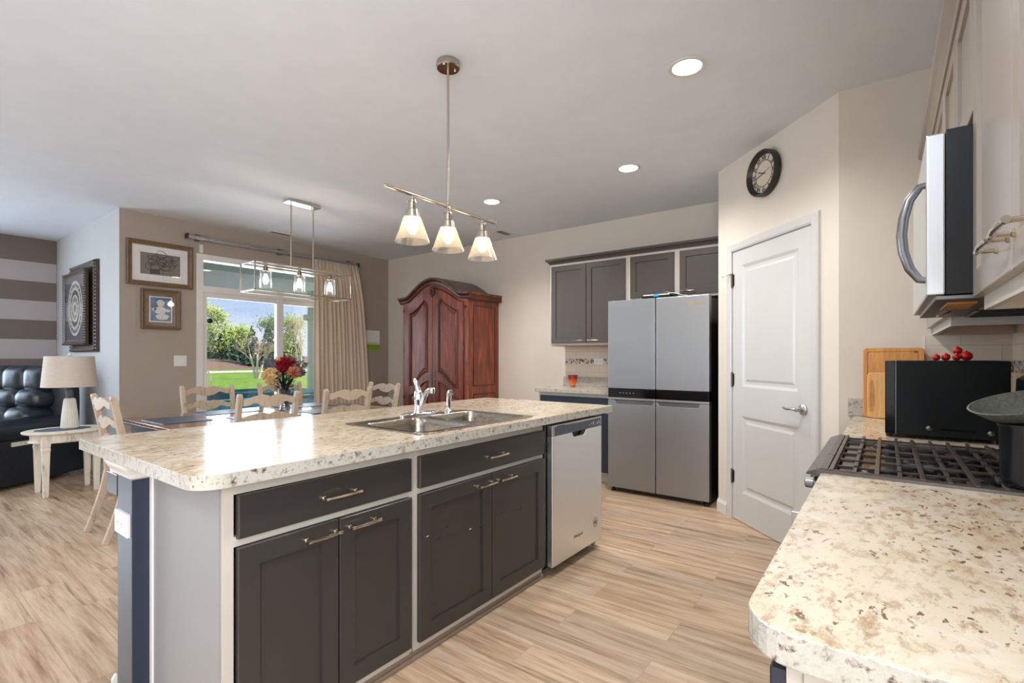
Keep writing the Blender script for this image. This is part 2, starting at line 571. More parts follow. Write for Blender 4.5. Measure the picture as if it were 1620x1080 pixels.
M['patio'] = paint('patio_concrete', (168, 164, 156), 0.8, 0.2)
M['leaf1'] = leafy('yellow_green_leaves', (150, 170, 84), (206, 214, 132), 1.5)
M['leaf2'] = leafy('mid_green_leaves', (96, 124, 68), (152, 170, 100), 1.5)
M['conifer'] = leafy('dark_conifer_needles', (52, 84, 62), (92, 122, 86), 2.0)
M['twig'] = leafy('brown_bare_twigs', (170, 144, 126), (206, 182, 160), 3.0)
M['trunk'] = leafy('grey_bark', (92, 80, 70), (130, 116, 102), 6.0)
M['birch'] = leafy('pale_birch_bark', (208, 186, 164), (232, 214, 194), 12.0)
M['porch'] = paint('sage_grey_porch_paint', (184, 202, 186), 0.6, 0.3)
M['porch_white'] = paint('white_porch_trim', (224, 230, 230), 0.5, 0.4)
M['teal'] = fabric('teal_cover_cloth', (70, 150, 176), (96, 178, 200), 40, 0.7)
M['teal_dark'] = paint('dark_teal_cover_top', (26, 92, 98), 0.9, 0.1, var=0.2)
M['petal_y'] = leafy('golden_petals', (206, 168, 104), (236, 208, 154), 40)
M['petal_r'] = leafy('burgundy_petals', (112, 14, 26), (168, 30, 44), 40)
M['petal_o'] = leafy('rust_petals', (150, 84, 60), (196, 128, 92), 40)
M['petal_p'] = leafy('plum_petals', (88, 44, 84), (132, 74, 128), 40)
M['foliage'] = leafy('dusty_grey_foliage', (70, 76, 80), (112, 112, 118), 30)
M['stem'] = leafy('dark_green_stems', (18, 34, 32), (38, 62, 54), 30)
M['toe'] = paint('shaded_toe_paint', (136, 118, 102), 0.5, 0.4)  # brown taupe with the shadow under the cabinet rail put into the colour
M['mirror'] = paint('mirror_chrome_strip', (200, 205, 212), 0.15, 0.5, 1.0)
M['orange_glass'] = None

k = NT('red_orange_art_glass')
sp_ = k.n('ShaderNodeSeparateXYZ')
tc_ = k.n('ShaderNodeTexCoord')
k.l(tc_.outputs['Generated'], sp_.inputs[0])
nz_ = k.noise(k.coords((30, 30, 6)), 1.0, 3)
ad_ = k.n('ShaderNodeMath', operation='MULTIPLY_ADD')
ad_.inputs[1].default_value = 0.5
k.l(nz_.outputs['Fac'], ad_.inputs[0])
k.l(sp_.outputs['Z'], ad_.inputs[2])
k.l(k.ramp(ad_.outputs[0], [(0.3, lin((70, 60, 66))), (0.42, lin((226, 120, 50))), (0.75, lin((214, 80, 36))), (1.05 if False else 0.98, lin((132, 26, 30)))]), k.b.inputs['Base Color'])
k.b.inputs['Roughness'].default_value = 0.08
k.b.inputs['Coat Weight'].default_value = 0.6
M['orange_glass'] = k.m

# ------------------------------------------------------------------ mesh helpers
WM = {}


class MB:
    def __init__(self):
        self.bm = bmesh.new()

    def box(self, x0, y0, z0, x1, y1, z1):
        if x1 < x0: x0, x1 = x1, x0
        if y1 < y0: y0, y1 = y1, y0
        if z1 < z0: z0, z1 = z1, z0
        v = [self.bm.verts.new(p) for p in ((x0, y0, z0), (x1, y0, z0), (x1, y1, z0), (x0, y1, z0), (x0, y0, z1), (x1, y0, z1), (x1, y1, z1), (x0, y1, z1))]
        for f in ((3, 2, 1, 0), (4, 5, 6, 7), (0, 1, 5, 4), (1, 2, 6, 5), (2, 3, 7, 6), (3, 0, 4, 7)):
            self.bm.faces.new([v[i] for i in f])
        return self

    def ring_loft(self, rings, cap=True, closed=True):
        vs = [[self.bm.verts.new(p) for p in r] for r in rings]
        n = len(vs[0])
        for a, b in zip(vs[:-1], vs[1:]):
            for i in range(n if closed else n - 1):
                j = (i + 1) % n
                try:
                    self.bm.faces.new((a[i], a[j], b[j], b[i]))
                except ValueError:
                    pass
        if cap and closed:
            self.bm.faces.new(list(reversed(vs[0])))
            self.bm.faces.new(vs[-1])
        return self

    def tube(self, pts, r, seg=10, cap=True):
        pts = [Vector(p) for p in pts]
        rs = r if isinstance(r, (list, tuple)) else [r] * len(pts)
        rings = []
        up = None
        for i, p in enumerate(pts):
            t = (pts[min(i + 1, len(pts) - 1)] - pts[max(i - 1, 0)]).normalized()
            if up is None:
                up = Vector((0, 0, 1)) if abs(t.z) < 0.9 else Vector((1, 0, 0))
            s = t.cross(up).normalized()
            up = s.cross(t).normalized()
            rings.append([p + (s * math.cos(2 * PI * k / seg) + up * math.sin(2 * PI * k / seg)) * rs[i] for k in range(seg)])
        return self.ring_loft(rings, cap)

    def lathe(self, prof, c=(0, 0, 0), seg=24, axis='Z', cap=True):
        rings = []
        for (r, h) in prof:
            ring = []
            for k in range(seg):
                a = 2 * PI * k / seg
                x, y = r * math.cos(a), r * math.sin(a)
                if axis == 'Z': p = (c[0] + x, c[1] + y, c[2] + h)
                elif axis == 'X': p = (c[0] + h, c[1] + x, c[2] + y)
                else: p = (c[0] + y, c[1] + h, c[2] + x)
                ring.append(p)
            rings.append(ring)
        return self.ring_loft(rings, cap)

    def sweep(self, pts, sizes, wdir=(1, 0, 0)):
        """rectangular bar along pts; sizes = (width along wdir, thickness) per point"""
        pts = [Vector(p) for p in pts]
        w = Vector(wdir).normalized()
        rings = []
        for i, p in enumerate(pts):
            t = (pts[min(i + 1, len(pts) - 1)] - pts[max(i - 1, 0)]).normalized()
            n = t.cross(w).normalized()
            a, b = sizes[i] if isinstance(sizes, list) else sizes
            rings.append([p - w * a / 2 - n * b / 2, p + w * a / 2 - n * b / 2, p + w * a / 2 + n * b / 2, p - w * a / 2 + n * b / 2])
        return self.ring_loft(rings)

    def prism(self, poly, fn, a, b, holes=()):
        """poly: 2-D outline; fn(u, v, h) -> 3-D point; extruded from h=a to h=b"""
        loops = [poly] + list(holes)
        bm = self.bm
        if not holes:
            lo = [bm.verts.new(fn(u, v, a)) for u, v in poly]
            hi = [bm.verts.new(fn(u, v, b)) for u, v in poly]
            n = len(poly)
            for i in range(n):
                j = (i + 1) % n
                bm.faces.new((lo[i], lo[j], hi[j], hi[i]))
            bm.faces.new(list(reversed(lo)))
            bm.faces.new(hi)
            return self
        allv = []
        for h in (a, b):
            edges, lv = [], []
            for lp in loops:
                vs = [bm.verts.new(fn(u, v, h)) for u, v in lp]
                lv.append(vs)
                for i in range(len(vs)):
                    edges.append(bm.edges.new((vs[i], vs[(i + 1) % len(vs)])))
            bmesh.ops.triangle_fill(bm, use_beauty=True, use_dissolve=False, edges=edges)
            allv.append(lv)
        for l0, l1 in zip(*allv):
            n = len(l0)
            for i in range(n):
                j = (i + 1) % n
                bm.faces.new((l0[i], l0[j], l1[j], l1[i]))
        return self

    def sphere(self, c, r, seg=12, rings=8, squash=(1, 1, 1)):
        rr = []
        for i in range(rings + 1):
            a = PI * i / rings
            s = max(math.sin(a), 0.001)
            rr.append([(c[0] + r * squash[0] * s * math.cos(2 * PI * k / seg), c[1] + r * squash[1] * s * math.sin(2 * PI * k / seg), c[2] - r * squash[2] * math.cos(a)) for k in range(seg)])
        return self.ring_loft(rr)

    def tri(self, a, b, c):
        self.bm.faces.new([self.bm.verts.new(p) for p in (a, b, c)])
        return self

    def quad(self, *ps):
        self.bm.faces.new([self.bm.verts.new(p) for p in ps])
        return self


def xf(mb, mat):
    bmesh.ops.transform(mb.bm, matrix=mat, verts=mb.bm.verts)
    return mb


def link(name, mb, mat, parent=None, bevel=0.0, smooth=False, local=False, seg=2, label=None):
    me = bpy.data.meshes.new(name)
    bm = mb.bm
    bmesh.ops.recalc_face_normals(bm, faces=bm.faces)
    if parent is not None and not local:
        bmesh.ops.transform(bm, matrix=WM[parent.name].inverted(), verts=bm.verts)
    bm.to_mesh(me)
    bm.free()
    mats = mat if isinstance(mat, (list, tuple)) else [mat]
    for m in mats:
        me.materials.append(m)
    if smooth:
        for p in me.polygons:
            p.use_smooth = True
    o = bpy.data.objects.new(name, me)
    COL.objects.link(o)
    if parent is not None:
        o.parent = parent
        WM[o.name] = WM[parent.name]
    else:
        WM[o.name] = Matrix.Identity(4)
    if smooth and smooth != 'all':
        try:
            me.set_sharp_from_angle(angle=math.radians(40))
        except Exception:
            pass
    if bevel:
        b = o.modifiers.new('bevel', 'BEVEL')
        b.width = bevel
        b.segments = seg
        b.limit_method = 'ANGLE'
        b.angle_limit = math.radians(40)
    if label:
        o['label'] = label
    return o


def tag(o, label, cat, group=None, kind=None):
    o['label'] = label
    o['category'] = cat
    if group: o['group'] = group
    if kind: o['kind'] = kind
    return o


def thing(name, label, cat, loc=(0, 0, 0), rotz=0.0, group=None):
    o = bpy.data.objects.new(name, None)
    o.empty_display_size = 0.1
    COL.objects.link(o)
    o.location = loc
    o.rotation_euler = (0, 0, rotz)
    WM[o.name] = Matrix.Translation(Vector(loc)) @ Matrix.Rotation(rotz, 4, 'Z')
    return tag(o, label, cat, group)


def struct(name, mb, mat, parent=None, bevel=0.0, smooth=False, label=None, cat=None):
    o = link(name, mb, mat, parent, bevel, smooth)
    if parent is None:
        o['kind'] = 'structure'
        if label: o['label'] = label
        if cat: o['category'] = cat
    return o


def copy_tree(o, parent=None):
    c = o.copy()
    COL.objects.link(c)
    if parent is not None:
        c.parent = parent
        WM[c.name] = WM.get(parent.name, Matrix.Identity(4))
    for ch in [x for x in bpy.data.objects if x.parent == o]:
        copy_tree(ch, c)
    return c


def place(o, loc, rotz, label, group=None):
    o.location = loc
    o.rotation_euler = (0, 0, rotz)
    WM[o.name] = Matrix.Translation(Vector(loc)) @ Matrix.Rotation(rotz, 4, 'Z')
    o['label'] = label
    if group: o['group'] = group
    return o


def rrect(x0, y0, x1, y1, r, n=6):
    pts = []
    rs = r if isinstance(r, (list, tuple)) else [r] * 4   # order: (x1,y1) (x0,y1) (x0,y0) (x1,y0)
    for (cx, cy, a0, rr) in ((x1, y1, 0, rs[0]), (x0, y1, 90, rs[1]), (x0, y0, 180, rs[2]), (x1, y0, 270, rs[3])):
        sx = -1 if cx == x1 else 1
        sy = -1 if cy == y1 else 1
        if rr <= 0:
            pts.append((cx, cy))
            continue
        for i in range(n + 1):
            a = math.radians(a0 + 90 * i / n)
            pts.append((cx + sx * rr + rr * math.cos(a), cy + sy * rr + rr * math.sin(a)))
    return pts


def text_mesh(name, txt, size, mat, parent, mtx, depth=0.0008, spacing=1.0):
    cu = bpy.data.curves.new(name, 'FONT')
    cu.body = txt
    cu.size = size
    cu.extrude = depth
    cu.align_x = 'CENTER'
    cu.align_y = 'CENTER'
    cu.space_character = spacing
    ob = bpy.data.objects.new(name, cu)
    me = bpy.data.meshes.new_from_object(ob)
    bpy.data.objects.remove(ob)
    me.transform(WM[parent.name].inverted() @ mtx)
    me.materials.append(mat)
    o = bpy.data.objects.new(name, me)
    COL.objects.link(o)
    o.parent = parent
    WM[o.name] = WM[parent.name]
    return o


# text lying on a plane that faces -X / -Y
FACE_NX = Matrix(((0, 0, -1, 0), (-1, 0, 0, 0), (0, 1, 0, 0), (0, 0, 0, 1)))
FACE_NY = Matrix(((1, 0, 0, 0), (0, 0, -1, 0), (0, 1, 0, 0), (0, 0, 0, 1)))

# ------------------------------------------------------------------ room shell
CZ = 2.74
BX = 5.05      # back wall
PY = 6.16      # patio wall
RY = -0.50     # right-hand wall
LX = -3.0      # left wall (outside the picture)
SY = 8.60      # striped wall
CX = 1.66      # wall corner left of the patio wall
DX0, DX1, DZ1 = 2.36, 4.33, 2.40   # patio door opening

struct('floor', MB().box(LX - .2, RY - .2, -0.12, BX + .15, SY + .2, 0), M['planks'])
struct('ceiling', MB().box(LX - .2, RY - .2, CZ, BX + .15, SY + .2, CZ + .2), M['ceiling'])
struct('wall_back', MB().box(BX, 1.09, 0, BX + .15, PY + .15, CZ), M['beige'])
w = MB()
w.box(CX + .14, PY, 0, DX0, PY + .14, CZ)
w.box(DX1, PY, 0, BX, PY + .14, CZ)
w.box(DX0, PY, DZ1, DX1, PY + .14, CZ)
struct('wall_patio', w, M['taupe'])
w = MB()
w.box(CX + .002, PY, 0, CX + .14, SY + .1, CZ)
struct('wall_corner', w, M['pale'])
# taupe paint wraps to the corner edge
struct('wall_patio_edge', MB().box(CX + .002, PY - .004, 0, CX + .142, PY, CZ), M['taupe'])
w = MB()
w.box(LX, SY, 0, -2.3, SY + .15, CZ)
w.box(.1, SY, 0, CX, SY + .15, CZ)
w.box(-2.3, SY, 0, .1, SY + .15, .78)
w.box(-2.3, SY, 2.35, .1, SY + .15, CZ)
struct('wall_striped', w, M['stripes'])
f = MB().prism([(-2.3, .78), (.1, .78), (.1, 2.35), (-2.3, 2.35)], lambda u, v, h: (u, SY + .04 + h, v), 0, .06,
               holes=[[(-2.23, .85), (-1.13, .85), (-1.13, 2.28), (-2.23, 2.28)], [(-1.07, .85), (.03, .85), (.03, 2.28), (-1.07, 2.28)]])
wf = struct('window_3', f, M['white'])
link('pane', MB().box(-2.24, SY + .07, .84, .04, SY + .075, 2.29), M['pane'], wf)
w = MB()
w.box(LX - .15, RY, 0, LX, 1.0, CZ)
w.box(LX - .15, 3.4, 0, LX, SY, CZ)
for a, b in ((1.0, 3.4),):
    w.box(LX - .15, a, 0, LX, b, .75)
    w.box(LX - .15, a, 2.35, LX, b, CZ)
struct('wall_left', w, M['pale'])
w = MB()
w.box(LX, RY - .15, 0, -2.4, RY, CZ)
w.box(-.1, RY - .15, 0, 3.375, RY, CZ)
w.box(-2.4, RY - .15, 0, -.1, RY, .85)
w.box(-2.4, RY - .15, 2.35, -.1, RY, CZ)
struct('wall_right', w, M['beige'])
for i, (a, b) in enumerate(((1.0, 3.4),)):
    f = MB().prism([(a, .75), (b, .75), (b, 2.35), (a, 2.35)], lambda u, v, h: (LX - .1 + h, u, v), 0, .06,
                   holes=[[(a + .07, .82), ((a + b) / 2 - .03, .82), ((a + b) / 2 - .03, 2.28), (a + .07, 2.28)],
                          [((a + b) / 2 + .03, .82), (b - .07, .82), (b - .07, 2.28), ((a + b) / 2 + .03, 2.28)]])
    wf = struct('window_%d' % (i + 2), f, M['white'])
    link('pane', MB().box(LX - .075, a + .06, .81, LX - .07, b - .06, 2.29), M['pane'], wf)
f = MB().prism([(-2.4, .85), (-.1, .85), (-.1, 2.35), (-2.4, 2.35)], lambda u, v, h: (u, RY - .1 + h, v), 0, .06,
               holes=[[(-2.33, .92), (-1.28, .92), (-1.28, 2.28), (-2.33, 2.28)], [(-1.22, .92), (-.17, .92), (-.17, 2.28), (-1.22, 2.28)]])
wf = struct('window_4', f, M['white'])  # unseen window added to carry the rear fill light
link('pane', MB().box(-2.34, RY - .075, .91, -.16, RY - .07, 2.29), M['pane'], wf)
# corner pantry: side wall, slanting door wall, return beside the refrigerator
P0 = Vector((4.255, 1.09, 0))
ANG = math.radians(225)
DIAG = Matrix.Translation(P0) @ Matrix.Rotation(ANG, 4, 'Z')    # local x along the wall, local -y into the room
DL = 1.2374
DS0, DS1, DH = 0.2065, 1.0325, 2.045
w = MB()
w.box(0, 0, 0, DS0 - .012, .12, CZ)
w.box(DS1 + .012, 0, 0, DL, .12, CZ)
w.box(DS0 - .012, 0, DH + .012, DS1 + .012, .12, CZ)
struct('wall_pantry', xf(w, DIAG), M['beige'])
struct('wall_pantry_return', MB().box(4.255, .97, 0, BX, 1.09, CZ), M['beige'])
struct('wall_cooking_end', MB().box(3.38, RY, 0, 3.50, .215, CZ), M['beige'])


def base_board(name, T, L, h=.10):
    """T(u, out, z)"""
    pr = [(0, 0), (.014, 0), (.014, h - .022), (.008, h - .006), (.006, h), (0, h)]
    b = MB().ring_loft([[T(0, o, z) for o, z in pr], [T(L, o, z) for o, z in pr]])
    return struct(name, b, M['white'])


base_board('baseboard_patio', lambda u, o, z: (CX + u, PY - .004 - o, z), DX0 - .03 - CX)
base_board('baseboard_patio_right', lambda u, o, z: (DX1 + .06 + u, PY - o, z), BX - DX1 - .06)
base_board('baseboard_corner', lambda u, o, z: (CX + .002 - o, PY + u, z), SY - PY)
base_board('baseboard_striped', lambda u, o, z: (LX + u, SY - o, z), CX - LX)
base_board('baseboard_back', lambda u, o, z: (BX - o, 3.05 + u, z), PY - 3.05)
base_board('baseboard_pantry', lambda u, o, z: tuple(DIAG @ Vector((u, -o, z))), DS0 - .075)
base_board('baseboard_pantry_end', lambda u, o, z: tuple(DIAG @ Vector((DS1 + .075 + u, -o, z))), DL - DS1 - .075)

# ------------------------------------------------------------------ patio door with transom
pd = MB()
pd.prism([(DX0, 0), (DX1, 0), (DX1, DZ1), (DX0, DZ1)], lambda u, v, h: (u, PY - .012 + h, v), 0, .13,
         holes=[[(DX0 + .07, .03), (DX1 - .07, .03), (DX1 - .07, 1.975), (DX0 + .07, 1.975)],
                [(DX0 + .07, 2.045), (DX1 - .07, 2.045), (DX1 - .07, DZ1 - .065), (DX0 + .07, DZ1 - .065)]])
door1 = struct('door_1', pd, M['white'], label='white sliding glass patio door with a transom window above it', cat='patio door')
sl = MB().prism([(DX0 + .07, .03), (3.375, .03), (3.375, 1.975), (DX0 + .07, 1.975)], lambda u, v, h: (u, PY + .01 + h, v), 0, .04,
                holes=[[(2.476, .12), (3.29, .12), (3.29, 1.918), (2.476, 1.918)]])
s1 = link('sliding_sash', sl, M['white'], door1)
sl = MB().prism([(3.30, .03), (DX1 - .07, .03), (DX1 - .07, 1.975), (3.30, 1.975)], lambda u, v, h: (u, PY + .055 + h, v), 0, .04,
                holes=[[(3.362, .12), (DX1 - .14, .12), (DX1 - .14, 1.918), (3.362, 1.918)]])
s2 = link('fixed_sash', sl, M['white'], door1)
link('pane', MB().box(2.47, PY + .028, .11, 3.295, PY + .033, 1.925), M['pane'], s1)
link('pane', MB().box(3.355, PY + .073, .11, DX1 - .13, PY + .078, 1.925), M['pane'], s2)
link('transom_pane', MB().box(DX0 + .065, PY + .05, 2.04, DX1 - .065, PY + .055, DZ1 - .06), M['pane'], door1)
hd = MB().tube([(2.452, PY + .01, 1.10), (2.47, PY - .035, 1.085), (2.49, PY - .05, 1.02), (2.49, PY - .05, .96), (2.47, PY - .035, .90), (2.452, PY + .01, .885)], .009, 8)
hd.box(2.436, PY - .004, .88, 2.466, PY + .01, 1.12)
link('door_handle', hd, M['white'], door1, smooth=True)
tk = MB().box(3.30, PY - .006, .03, 3.36, PY + .01, 1.975)
link('track_strip', tk, M['white'], door1)

# ------------------------------------------------------------------ pantry door (white two-panel)
def D(x, y, z):
    return DIAG @ Vector((x, y, z))


fr = MB()
cw = .066
prof = [(0, 0), (0, -.012), (.012, -.018), (.05, -.020), (.062, -.014), (.066, 0)]   # casing section: (distance from opening, out)
# mitred casing: left leg, head, right leg in one sweep
path = [(DS0 - .004, 0, (-1, 0)), (DS0 - .004, DH + .004, (-1, 1)), (DS1 + .004, DH + .004, (1, 1)), (DS1 + .004, 0, (1, 0))]
rings = []
for (x, z, (dx, dz)) in path:
    rings.append([D(x + dx * o, y, z + dz * o) for o, y in prof])
fr.ring_loft(rings)
# jambs
for a, b in ((DS0 - .012, DS0 - .002), (DS1 + .002, DS1 + .012)):
    xf_b = MB().box(a, 0, 0, b, .12, DH + .004)
    for v in xf_b.bm.verts: v.co = DIAG @ v.co
    me_t = bpy.data.meshes.new('t'); xf_b.bm.to_mesh(me_t); fr.bm.from_mesh(me_t); bpy.data.meshes.remove(me_t)
b_ = MB().box(DS0 - .012, 0, DH + .002, DS1 + .012, .12, DH + .012)
for v in b_.bm.verts: v.co = DIAG @ v.co
me_t = bpy.data.meshes.new('t'); b_.bm.to_mesh(me_t); fr.bm.from_mesh(me_t); bpy.data.meshes.remove(me_t)
door2 = struct('door_2', fr, M['door_white'], label='white two-panel pantry door in its casing on the slanting wall', cat='door')

def door_leaf(x0, x1, z0, z1, panels, y=-.002, th=.035):
    b = MB()
    b.prism([(x0, z0), (x1, z0), (x1, z1), (x0, z1)], lambda u, v, h: D(u, y + h, v), 0, th,
            holes=[[(a, c), (bb, c), (bb, d), (a, d)] for a, c, bb, d in panels])
    for a, c, bb, d in panels:
        rings = []
        for ins, dep in ((0, 0), (.022, .009), (.040, .009), (.058, .003)):
            rings.append([D(u, y + dep, v) for u, v in ((a + ins, c + ins), (bb - ins, c + ins), (bb - ins, d - ins), (a + ins, d - ins))])
        b.ring_loft(rings, cap=False)
        r = rings[-1]
        b.quad(*r)
    return b


leaf = door_leaf(DS0, DS1, .012, DH, [(DS0 + .115, 1.02, DS1 - .115, DH - .115), (DS0 + .115, .225, DS1 - .115, .80)])
lf = link('door_leaf', leaf, M['door_white'], door2)
for z in (.33, 1.07, 1.83):
    h = MB().tube([D(DS0 - .002, -.010, z - .045), D(DS0 - .002, -.010, z + .045)], .008, 10)
    h.quad(D(DS0 - .002, -.0035, z - .045), D(DS0 + .02, -.0035, z - .045), D(DS0 + .02, -.0035, z + .045), D(DS0 - .002, -.0035, z + .045))
    for q in (-.05, .05):
        h.sphere(D(DS0 - .002, -.010, z + q), .008, 8, 6)
    link('hinge', h, M['nickel_dark'], door2, smooth=True)
h = MB().tube([D(DS0, -.012, 1.885), D(DS0 - .02, -.03, 1.877), D(DS0 - .05, -.055, 1.866)], [.006, .0035, .0035], 8)
h.sphere(D(DS0 - .052, -.056, 1.8655), .006, 8, 6)
link('hinge_stop', h, M['nickel_dark'], door2, smooth=True)
kx, kz = DS1 - .07, .915
lv = MB()
lv.ring_loft([[D(kx + r * math.cos(a * PI / 12), y, kz + r * math.sin(a * PI / 12)) for a in range(24)] for r, y in ((.034, -.002), (.034, -.010), (.027, -.018), (.013, -.022), (.012, -.05), (.016, -.055), (.012, -.062))])
lv.tube([D(kx, -.055, kz), D(kx - .035, -.062, kz + .004), D(kx - .075, -.060, kz - .004), D(kx - .115, -.055, kz + .002), D(kx - .125, -.05, kz + .006)], [.011, .010, .0075, .0065, .005], 10)
link('lever_handle', lv, M['steel_h'], door2, smooth=True)
link('strike_plate', MB().prism([(DS1 - .004, kz - .03), (DS1 - .0005, kz - .03), (DS1 - .0005, kz + .03), (DS1 - .004, kz + .03)], lambda u, v, h: D(u, -.003 + h, v), 0, .003), M['nickel_dark'], door2)


# ------------------------------------------------------------------ faces and cabinet parts
def FY(y): return lambda u, w, z: (u, y - w, z)       # faces -Y
def FYP(y): return lambda u, w, z: (u, y + w, z)      # faces +Y
def FX(x): return lambda u, w, z: (x - w, u, z)       # faces -X


def shaker(parent, T, u0, u1, z0, z1, mat, name='door', rail=.062, th=.020, dep=.009):
    def rc(i, w): return [T(u0 + i, w, z0 + i), T(u1 - i, w, z0 + i), T(u1 - i, w, z1 - i), T(u0 + i, w, z1 - i)]
    b = MB().ring_loft([rc(0, 0), rc(0, th - .0015), rc(.0015, th), rc(rail, th), rc(rail + .0015, th - dep)])
    return link(name, b, mat, parent)


def slab(parent, T, u0, u1, z0, z1, mat, name='drawer', th=.020):
    def rc(i, w): return [T(u0 + i, w, z0 + i), T(u1 - i, w, z0 + i), T(u1 - i, w, z1 - i), T(u0 + i, w, z1 - i)]
    b = MB().ring_loft([rc(0, 0), rc(0, th - .003), rc(.003, th)])
    return link(name, b, mat, parent)


def pull(parent, T, uc, z, L=.105, mat=None, w0=.020):
    b = MB()
    for s in (-1, 1):
        u = uc + s * L / 2
        b.tube([T(u, w0, z), T(u, w0 + .004, z), T(u, w0 + .006, z), T(u, w0 + .024, z), T(u, w0 + .030, z)], [.0075, .0075, .0045, .0045, .0065], 8)
        b.tube([T(u - s * .004, w0 + .028, z), T(u + s * .010, w0 + .028, z)], [.0062, .0062], 8)
    b.tube([T(uc - L / 2, w0 + .028, z), T(uc - L / 4, w0 + .031, z), T(uc, w0 + .032, z), T(uc + L / 4, w0 + .031, z), T(uc + L / 2, w0 + .028, z)], [.0045, .005, .0055, .005, .0045], 8)
    return link('handle', b, mat or M['nickel'], parent, smooth=True)


# ------------------------------------------------------------------ kitchen island
GI = 'cupboard units of the kitchen island'
IY = 1.54
t = thing('base_cabinet', 'charcoal island cabinet with one wide drawer over two doors, nearest the camera', 'cabinet', (1.02, 1.8, 0), 0, GI)
b = MB()
b.box(.661, IY, .045, .690, 2.088, .873)
b.box(.690, IY + .005, .045, 1.386, 2.088, .06)
b.box(1.366, IY, .06, 1.388, 2.088, .873)
b.box(.690, 2.07, .06, 1.366, 2.088, .873)
b.box(.690, IY, .835, 1.366, IY + .02, .873)
b.box(.690, IY, .680, 1.366, IY + .02, .71)
b.box(.690, IY, .045, 1.366, IY + .02, .078)
link('body', b, M['frame'], t)
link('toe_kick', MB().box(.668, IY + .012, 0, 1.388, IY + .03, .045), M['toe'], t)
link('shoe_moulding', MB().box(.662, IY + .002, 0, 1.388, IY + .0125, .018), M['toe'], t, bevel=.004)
T = FY(IY)
dr = slab(t, T, .696, 1.366, .705, .833, M['char'])
pull(dr, T, 1.035, .766, .125)
d = shaker(t, T, .696, 1.030, .076, .678, M['char'])
pull(d, T, .963, .642, .108)
d = shaker(t, T, 1.036, 1.366, .076, .678, M['char'])
pull(d, T, 1.128, .642, .108)
sidep = MB().box(.655, IY + .012, .0, .661, 2.07, .873)
link('side_panel', sidep, M['side_panel'], t)
link('corner_trim', MB().box(.650, 2.060, 0, .661, 2.088, .873), M['white'], t, bevel=.003)

t = thing('base_cabinet', 'charcoal island cabinet under the sink, a long drawer front over two scratched doors', 'cabinet', (1.87, 1.8, 0), 0, GI)
b = MB()
b.box(1.389, IY, .045, 1.412, 2.088, .873)
b.box(1.389, IY + .005, .045, 2.345, 2.088, .06)
b.box(2.335, IY, .06, 2.347, 2.088, .873)
b.box(1.412, 2.08, .06, 2.335, 2.088, .873)
b.box(1.412, IY, .835, 2.335, IY + .006, .873)
b.box(1.412, IY, .680, 2.335, IY + .006, .71)
b.box(1.412, IY, .045, 2.335, IY + .02, .078)
link('body', b, M['frame'], t)
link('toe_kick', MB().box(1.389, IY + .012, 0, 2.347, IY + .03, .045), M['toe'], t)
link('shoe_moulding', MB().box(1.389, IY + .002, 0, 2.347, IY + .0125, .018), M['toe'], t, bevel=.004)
slab_ = slab(t, T, 1.410, 2.338, .705, .833, M['char'])
pull(slab_, T, 1.898, .766, .125)
d1 = shaker(t, T, 1.410, 1.872, .076, .678, M['char'])
pull(d1, T, 1.816, .642, .108)
d2 = shaker(t, T, 1.878, 2.338, .076, .678, M['char'])
pull(d2, T, 1.975, .642, .108)
# chipped paint on the two doors
rnd = random.Random(3)
for dd, xs in ((d1, ((1.45, .50), (1.52, .47), (1.575, .505), (1.70, .45), (1.725, .452), (1.76, .448), (1.80, .44))), (d2, ((1.955, .468), (1.985, .464), (2.08, .455), (2.10, .452), (2.12, .45)))):
    for (x, z) in xs:
        b = MB()
        pts = [(x + rnd.uniform(.002, .009) * math.cos(a) * 1.6, z + rnd.uniform(.001, .003) * math.sin(a)) for a in [i * PI / 4 for i in range(8)]]
        yy = IY - .0113 if (1.475 < x < 1.81 or 1.94 < x) else IY - .0203
        b.prism(pts, lambda u, v, h: (u, yy + h, v), 0, .0006)
        link('paint_chip', b, M['paper'] if (dd is d1 and x in (1.45, 1.725)) else M['navy'], dd, label='chip in the dark paint')

# dishwasher
t = thing('dishwasher', 'stainless steel dishwasher with a dark slate control strip, at the right end of the island', 'dishwasher', (2.67, 1.8, 0))
link('tub', MB().box(2.352, 1.53, .075, 2.975, 2.07, .862), M['black'], t)
b = MB()
fz0, fz1 = .062, .795
# door skin with a pocket for the hand
hx0, hx1 = 2.595, 2.765
out = [(2.372, fz0), (2.974, fz0), (2.974, fz1), (hx1, fz1)] + [(hx1 - .004, fz1 - .012), (hx1 - .022, fz1 - .030), (hx0 + .022, fz1 - .030), (hx0 + .004, fz1 - .012)] + [(hx0, fz1), (2.372, fz1)]
b.prism(out, lambda u, v, h: (u, 1.492 + h, v), 0, .035)
link('door', b, M['steel_bright'], t, bevel=.003)
b = MB().box(2.372, 1.492, .797, 2.974, 1.527, .858)
link('top_band', b, M['steel_h'], t, bevel=.003)
cp = link('control_panel', MB().box(2.40, 1.4895, .800, 2.958, 1.492, .846), M['dwpanel'], t)
for i, x in enumerate((2.80, 2.825, 2.85, 2.885, 2.905, 2.925, 2.94)):
    b = MB().box(x, 1.4888, .812 + .008 * (i % 2), x + .012, 1.4894, .818 + .008 * (i % 3))
    link('button', b, M['icon'], cp)
link('vent_slots', MB().box(2.42, 1.4888, .8475, 2.50, 1.4915, .851), M['black'], t)
b = MB()
for i in range(6):
    b.box(2.3515, 1.503, .70 + i * .012, 2.3525, 1.527, .706 + i * .012)
link('side_vent', b, M['steel_dark'], t)
link('toe_panel', MB().box(2.352, 1.60, .0, 2.975, 1.62, .074), M['black'], t)
